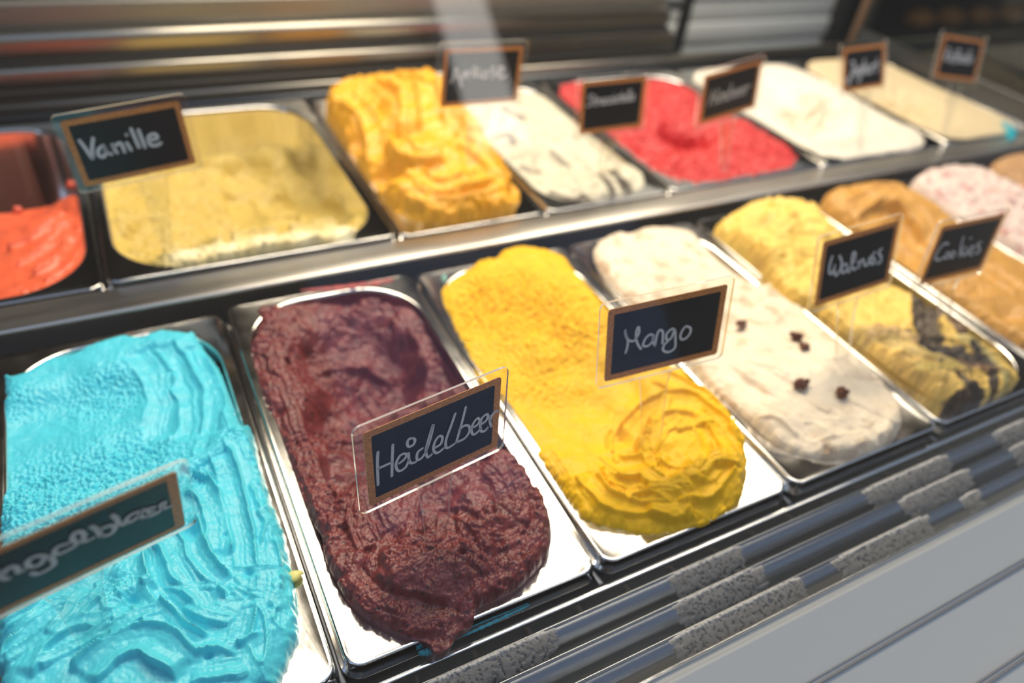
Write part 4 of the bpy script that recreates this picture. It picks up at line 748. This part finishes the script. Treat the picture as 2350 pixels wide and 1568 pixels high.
sign([-.0389, .4214, .1097], 4.5, 1.5, 4.2, (345, 400), (375, 540), 'flavour sign reading Vanille, bright orange bordered, at left of back row',
     [[(855, 665), (920, 750), (985, 850)], [(1000, 640), (990, 740), (995, 855)], [(1110, 720), (1060, 760), (1060, 820), (1110, 840), (1140, 790), (1120, 725), (1150, 790), (1200, 810)], [(1210, 710), (1240, 770), (1260, 795)], [(1225, 730), (1290, 690), (1320, 730), (1340, 785)], [(1365, 690), (1410, 765)], [(1360, 600), (1362, 606)], [(1410, 540), (1495, 735)], [(1490, 550), (1560, 735)],
      [(1600, 660), (1690, 640), (1670, 595), (1610, 610), (1595, 660), (1630, 715), (1700, 710), (1730, 690)]], (0, 180, 4.7), .0014, foot_extra=.06)
sign([.2729, .4370, .1362], 3.0, 2.0, -2.1, (1102, 245), (1085, 350), 'flavour sign reading Aprikose, standing in the golden peaks',
     [[(310, 910), (370, 760), (410, 590), (450, 700), (480, 780), (540, 1010)], [(340, 800), (470, 780)], [(550, 830), (590, 690), (630, 700), (610, 780), (570, 790)], [(670, 790), (680, 690), (730, 670)], [(770, 680), (775, 780)], [(765, 590), (768, 595)], [(830, 560), (830, 790)], [(910, 620), (840, 710), (930, 790)], [(1040, 660), (970, 720), (1000, 800), (1080, 780), (1090, 690), (1040, 660)],
      [(1220, 570), (1160, 640), (1240, 730), (1180, 810)], [(1320, 710), (1420, 660), (1400, 580), (1330, 600), (1300, 720), (1360, 800), (1480, 770)]], (1000, 90, 9.223), .0012)
sign([.4316, .4337, .0948], 2.6, 11.5, -.7, (1400, 300), (1385, 370), 'flavour sign reading Stracciatella, between Aprikose and Himbeer', text='Stracciatella', tsc=.0059, torg=(-.035, .002), wd=.0008)
sign([.5697, .4065, .1093], 3.4, 6.0, 6.9, (1672, 270), (1665, 372), 'flavour sign reading Himbeer, standing in the red sorbet', text='Himbeer', tsc=.0090, torg=(-.032, -.008), wd=.0009)
sign([.8430, .4516, .1026], 3.5, 25.4, .5, (1985, 205), (1975, 318), 'flavour sign reading Joghurt, standing in the white yoghurt ice cream', text='Joghurt', tsc=.0094, torg=(-.034, -.008), wd=.0012)
sign([1.0001, .4262, .1145], -2.9, 21.0, -7.0, (2195, 190), (2172, 288), 'flavour sign in the last pan of the back row, farthest right', text='Raffaello', tsc=.0082, torg=(-.034, -.005), wd=.0010)

# ------------------------------------------------------------------ behind the case
white_m = mat('white_lacquer', (.62, .64, .62), .5); black_m = mat('black_metal', (.012, .011, .011), .35)
sh = empty('louvred_shutter', tuple(ony(1730, 150, 1.05) * np.array([1, 1, 0]) + np.array([0, 0, -.9])), 'off-white horizontally slatted shutter behind the back row', 'shutter')
A = ony(1375, 100, 1.05); B = ony(1882, 100, 1.05)
for k in range(22): box('slat', A[0], B[0], 1.045 + .004 * (k % 2), 1.06, -.62 + k * .045, -.62 + k * .045 + .0425, white_m, sh, bw=.003)
box('shutter_frame', B[0], B[0] + .035, 1.03, 1.075, -.9, .55, black_m, sh, bw=.003); box('shutter_frame', A[0] - .03, A[0], 1.03, 1.075, -.9, .55, black_m, sh, bw=.003)
ch_ = empty('metal_chair', (1.0, .98, -.9), 'black metal chair frame in front of the white shutter', 'chair')
for (u0, v0, u1, v1, w) in ((1498, -60, 1488, 210, .007), (1584, -60, 1564, 210, .010)):
    a = ony(u0, v0, .97); b = ony(u1, v1, .97); box('chair_post', min(a[0], b[0]), min(a[0], b[0]) + w * 2, .96, .975, -.3, a[2], black_m, ch_, bw=.003)
a = ony(1498, 10, .97); b = ony(1580, 10, .97)
for v in (12, 112): zz = ony(1540, v, .97)[2]; box('chair_rail', a[0], b[0], .962, .974, zz - .008, zz + .004, black_m, ch_, bw=.003)
a = ony(1370, 120, .97); box('seat_back', a[0], b[0], .962, .974, ony(1450, 145, .97)[2], ony(1450, 118, .97)[2], black_m, ch_, bw=.006)
cb = empty('dark_cabinet', (2.9, 1.9, -.9), 'dark wooden bakery cabinet in the background at upper right', 'cabinet')
dk = mat('dark_wood', (.030, .024, .016), .5); A = ony(1905, 50, 1.7)
box('cabinet_side', A[0], A[0] + .05, 1.68, 2.2, -.9, .6, mat('blue_grey_paint', (.05, .065, .08), .4), cb)
for z in (-.80, -.59, -.395, -.05, .25): box('shelf', A[0] + .05, A[0] + 2.6, 1.70, 2.2, z, z + .03, dk, cb, bw=.003)
box('cabinet_back', A[0] + .05, A[0] + 2.6, 2.2, 2.23, -.9, .6, mat('cabinet_back_olive', (.035, .038, .024), .6), cb)
bun_m = bump(mat('bread_crust', lin(224, 140, 66), .55), 30, .4, .004)
for k, (u, v) in enumerate(((2120, 22), (2190, 18), (2255, 24), (2318, 28))):
    p = ony(u, v, 1.85); zt = -.3735 + .045
    V = []; n = 14
    for i in range(8):
        for j in range(n): a_ = math.pi * i / 7; b_ = 2 * math.pi * j / n; V.append((p[0] + .075 * math.sin(a_) * math.cos(b_), p[1] + .055 * math.sin(a_) * math.sin(b_), zt - .022 + .046 * math.cos(a_) + (.0 if math.cos(a_) > 0 else .012)))
    Fq = [(i * n + j, (i + 1) * n + j, (i + 1) * n + (j + 1) % n, i * n + (j + 1) % n) for i in range(7) for j in range(n)]
    tag(mesh_obj('bread_roll', V, Fq, bun_m), ('leftmost', 'second', 'third', 'rightmost')[k] + ' golden brown bread roll on the dark cabinet shelf', 'bread', 'bread rolls in the cabinet')
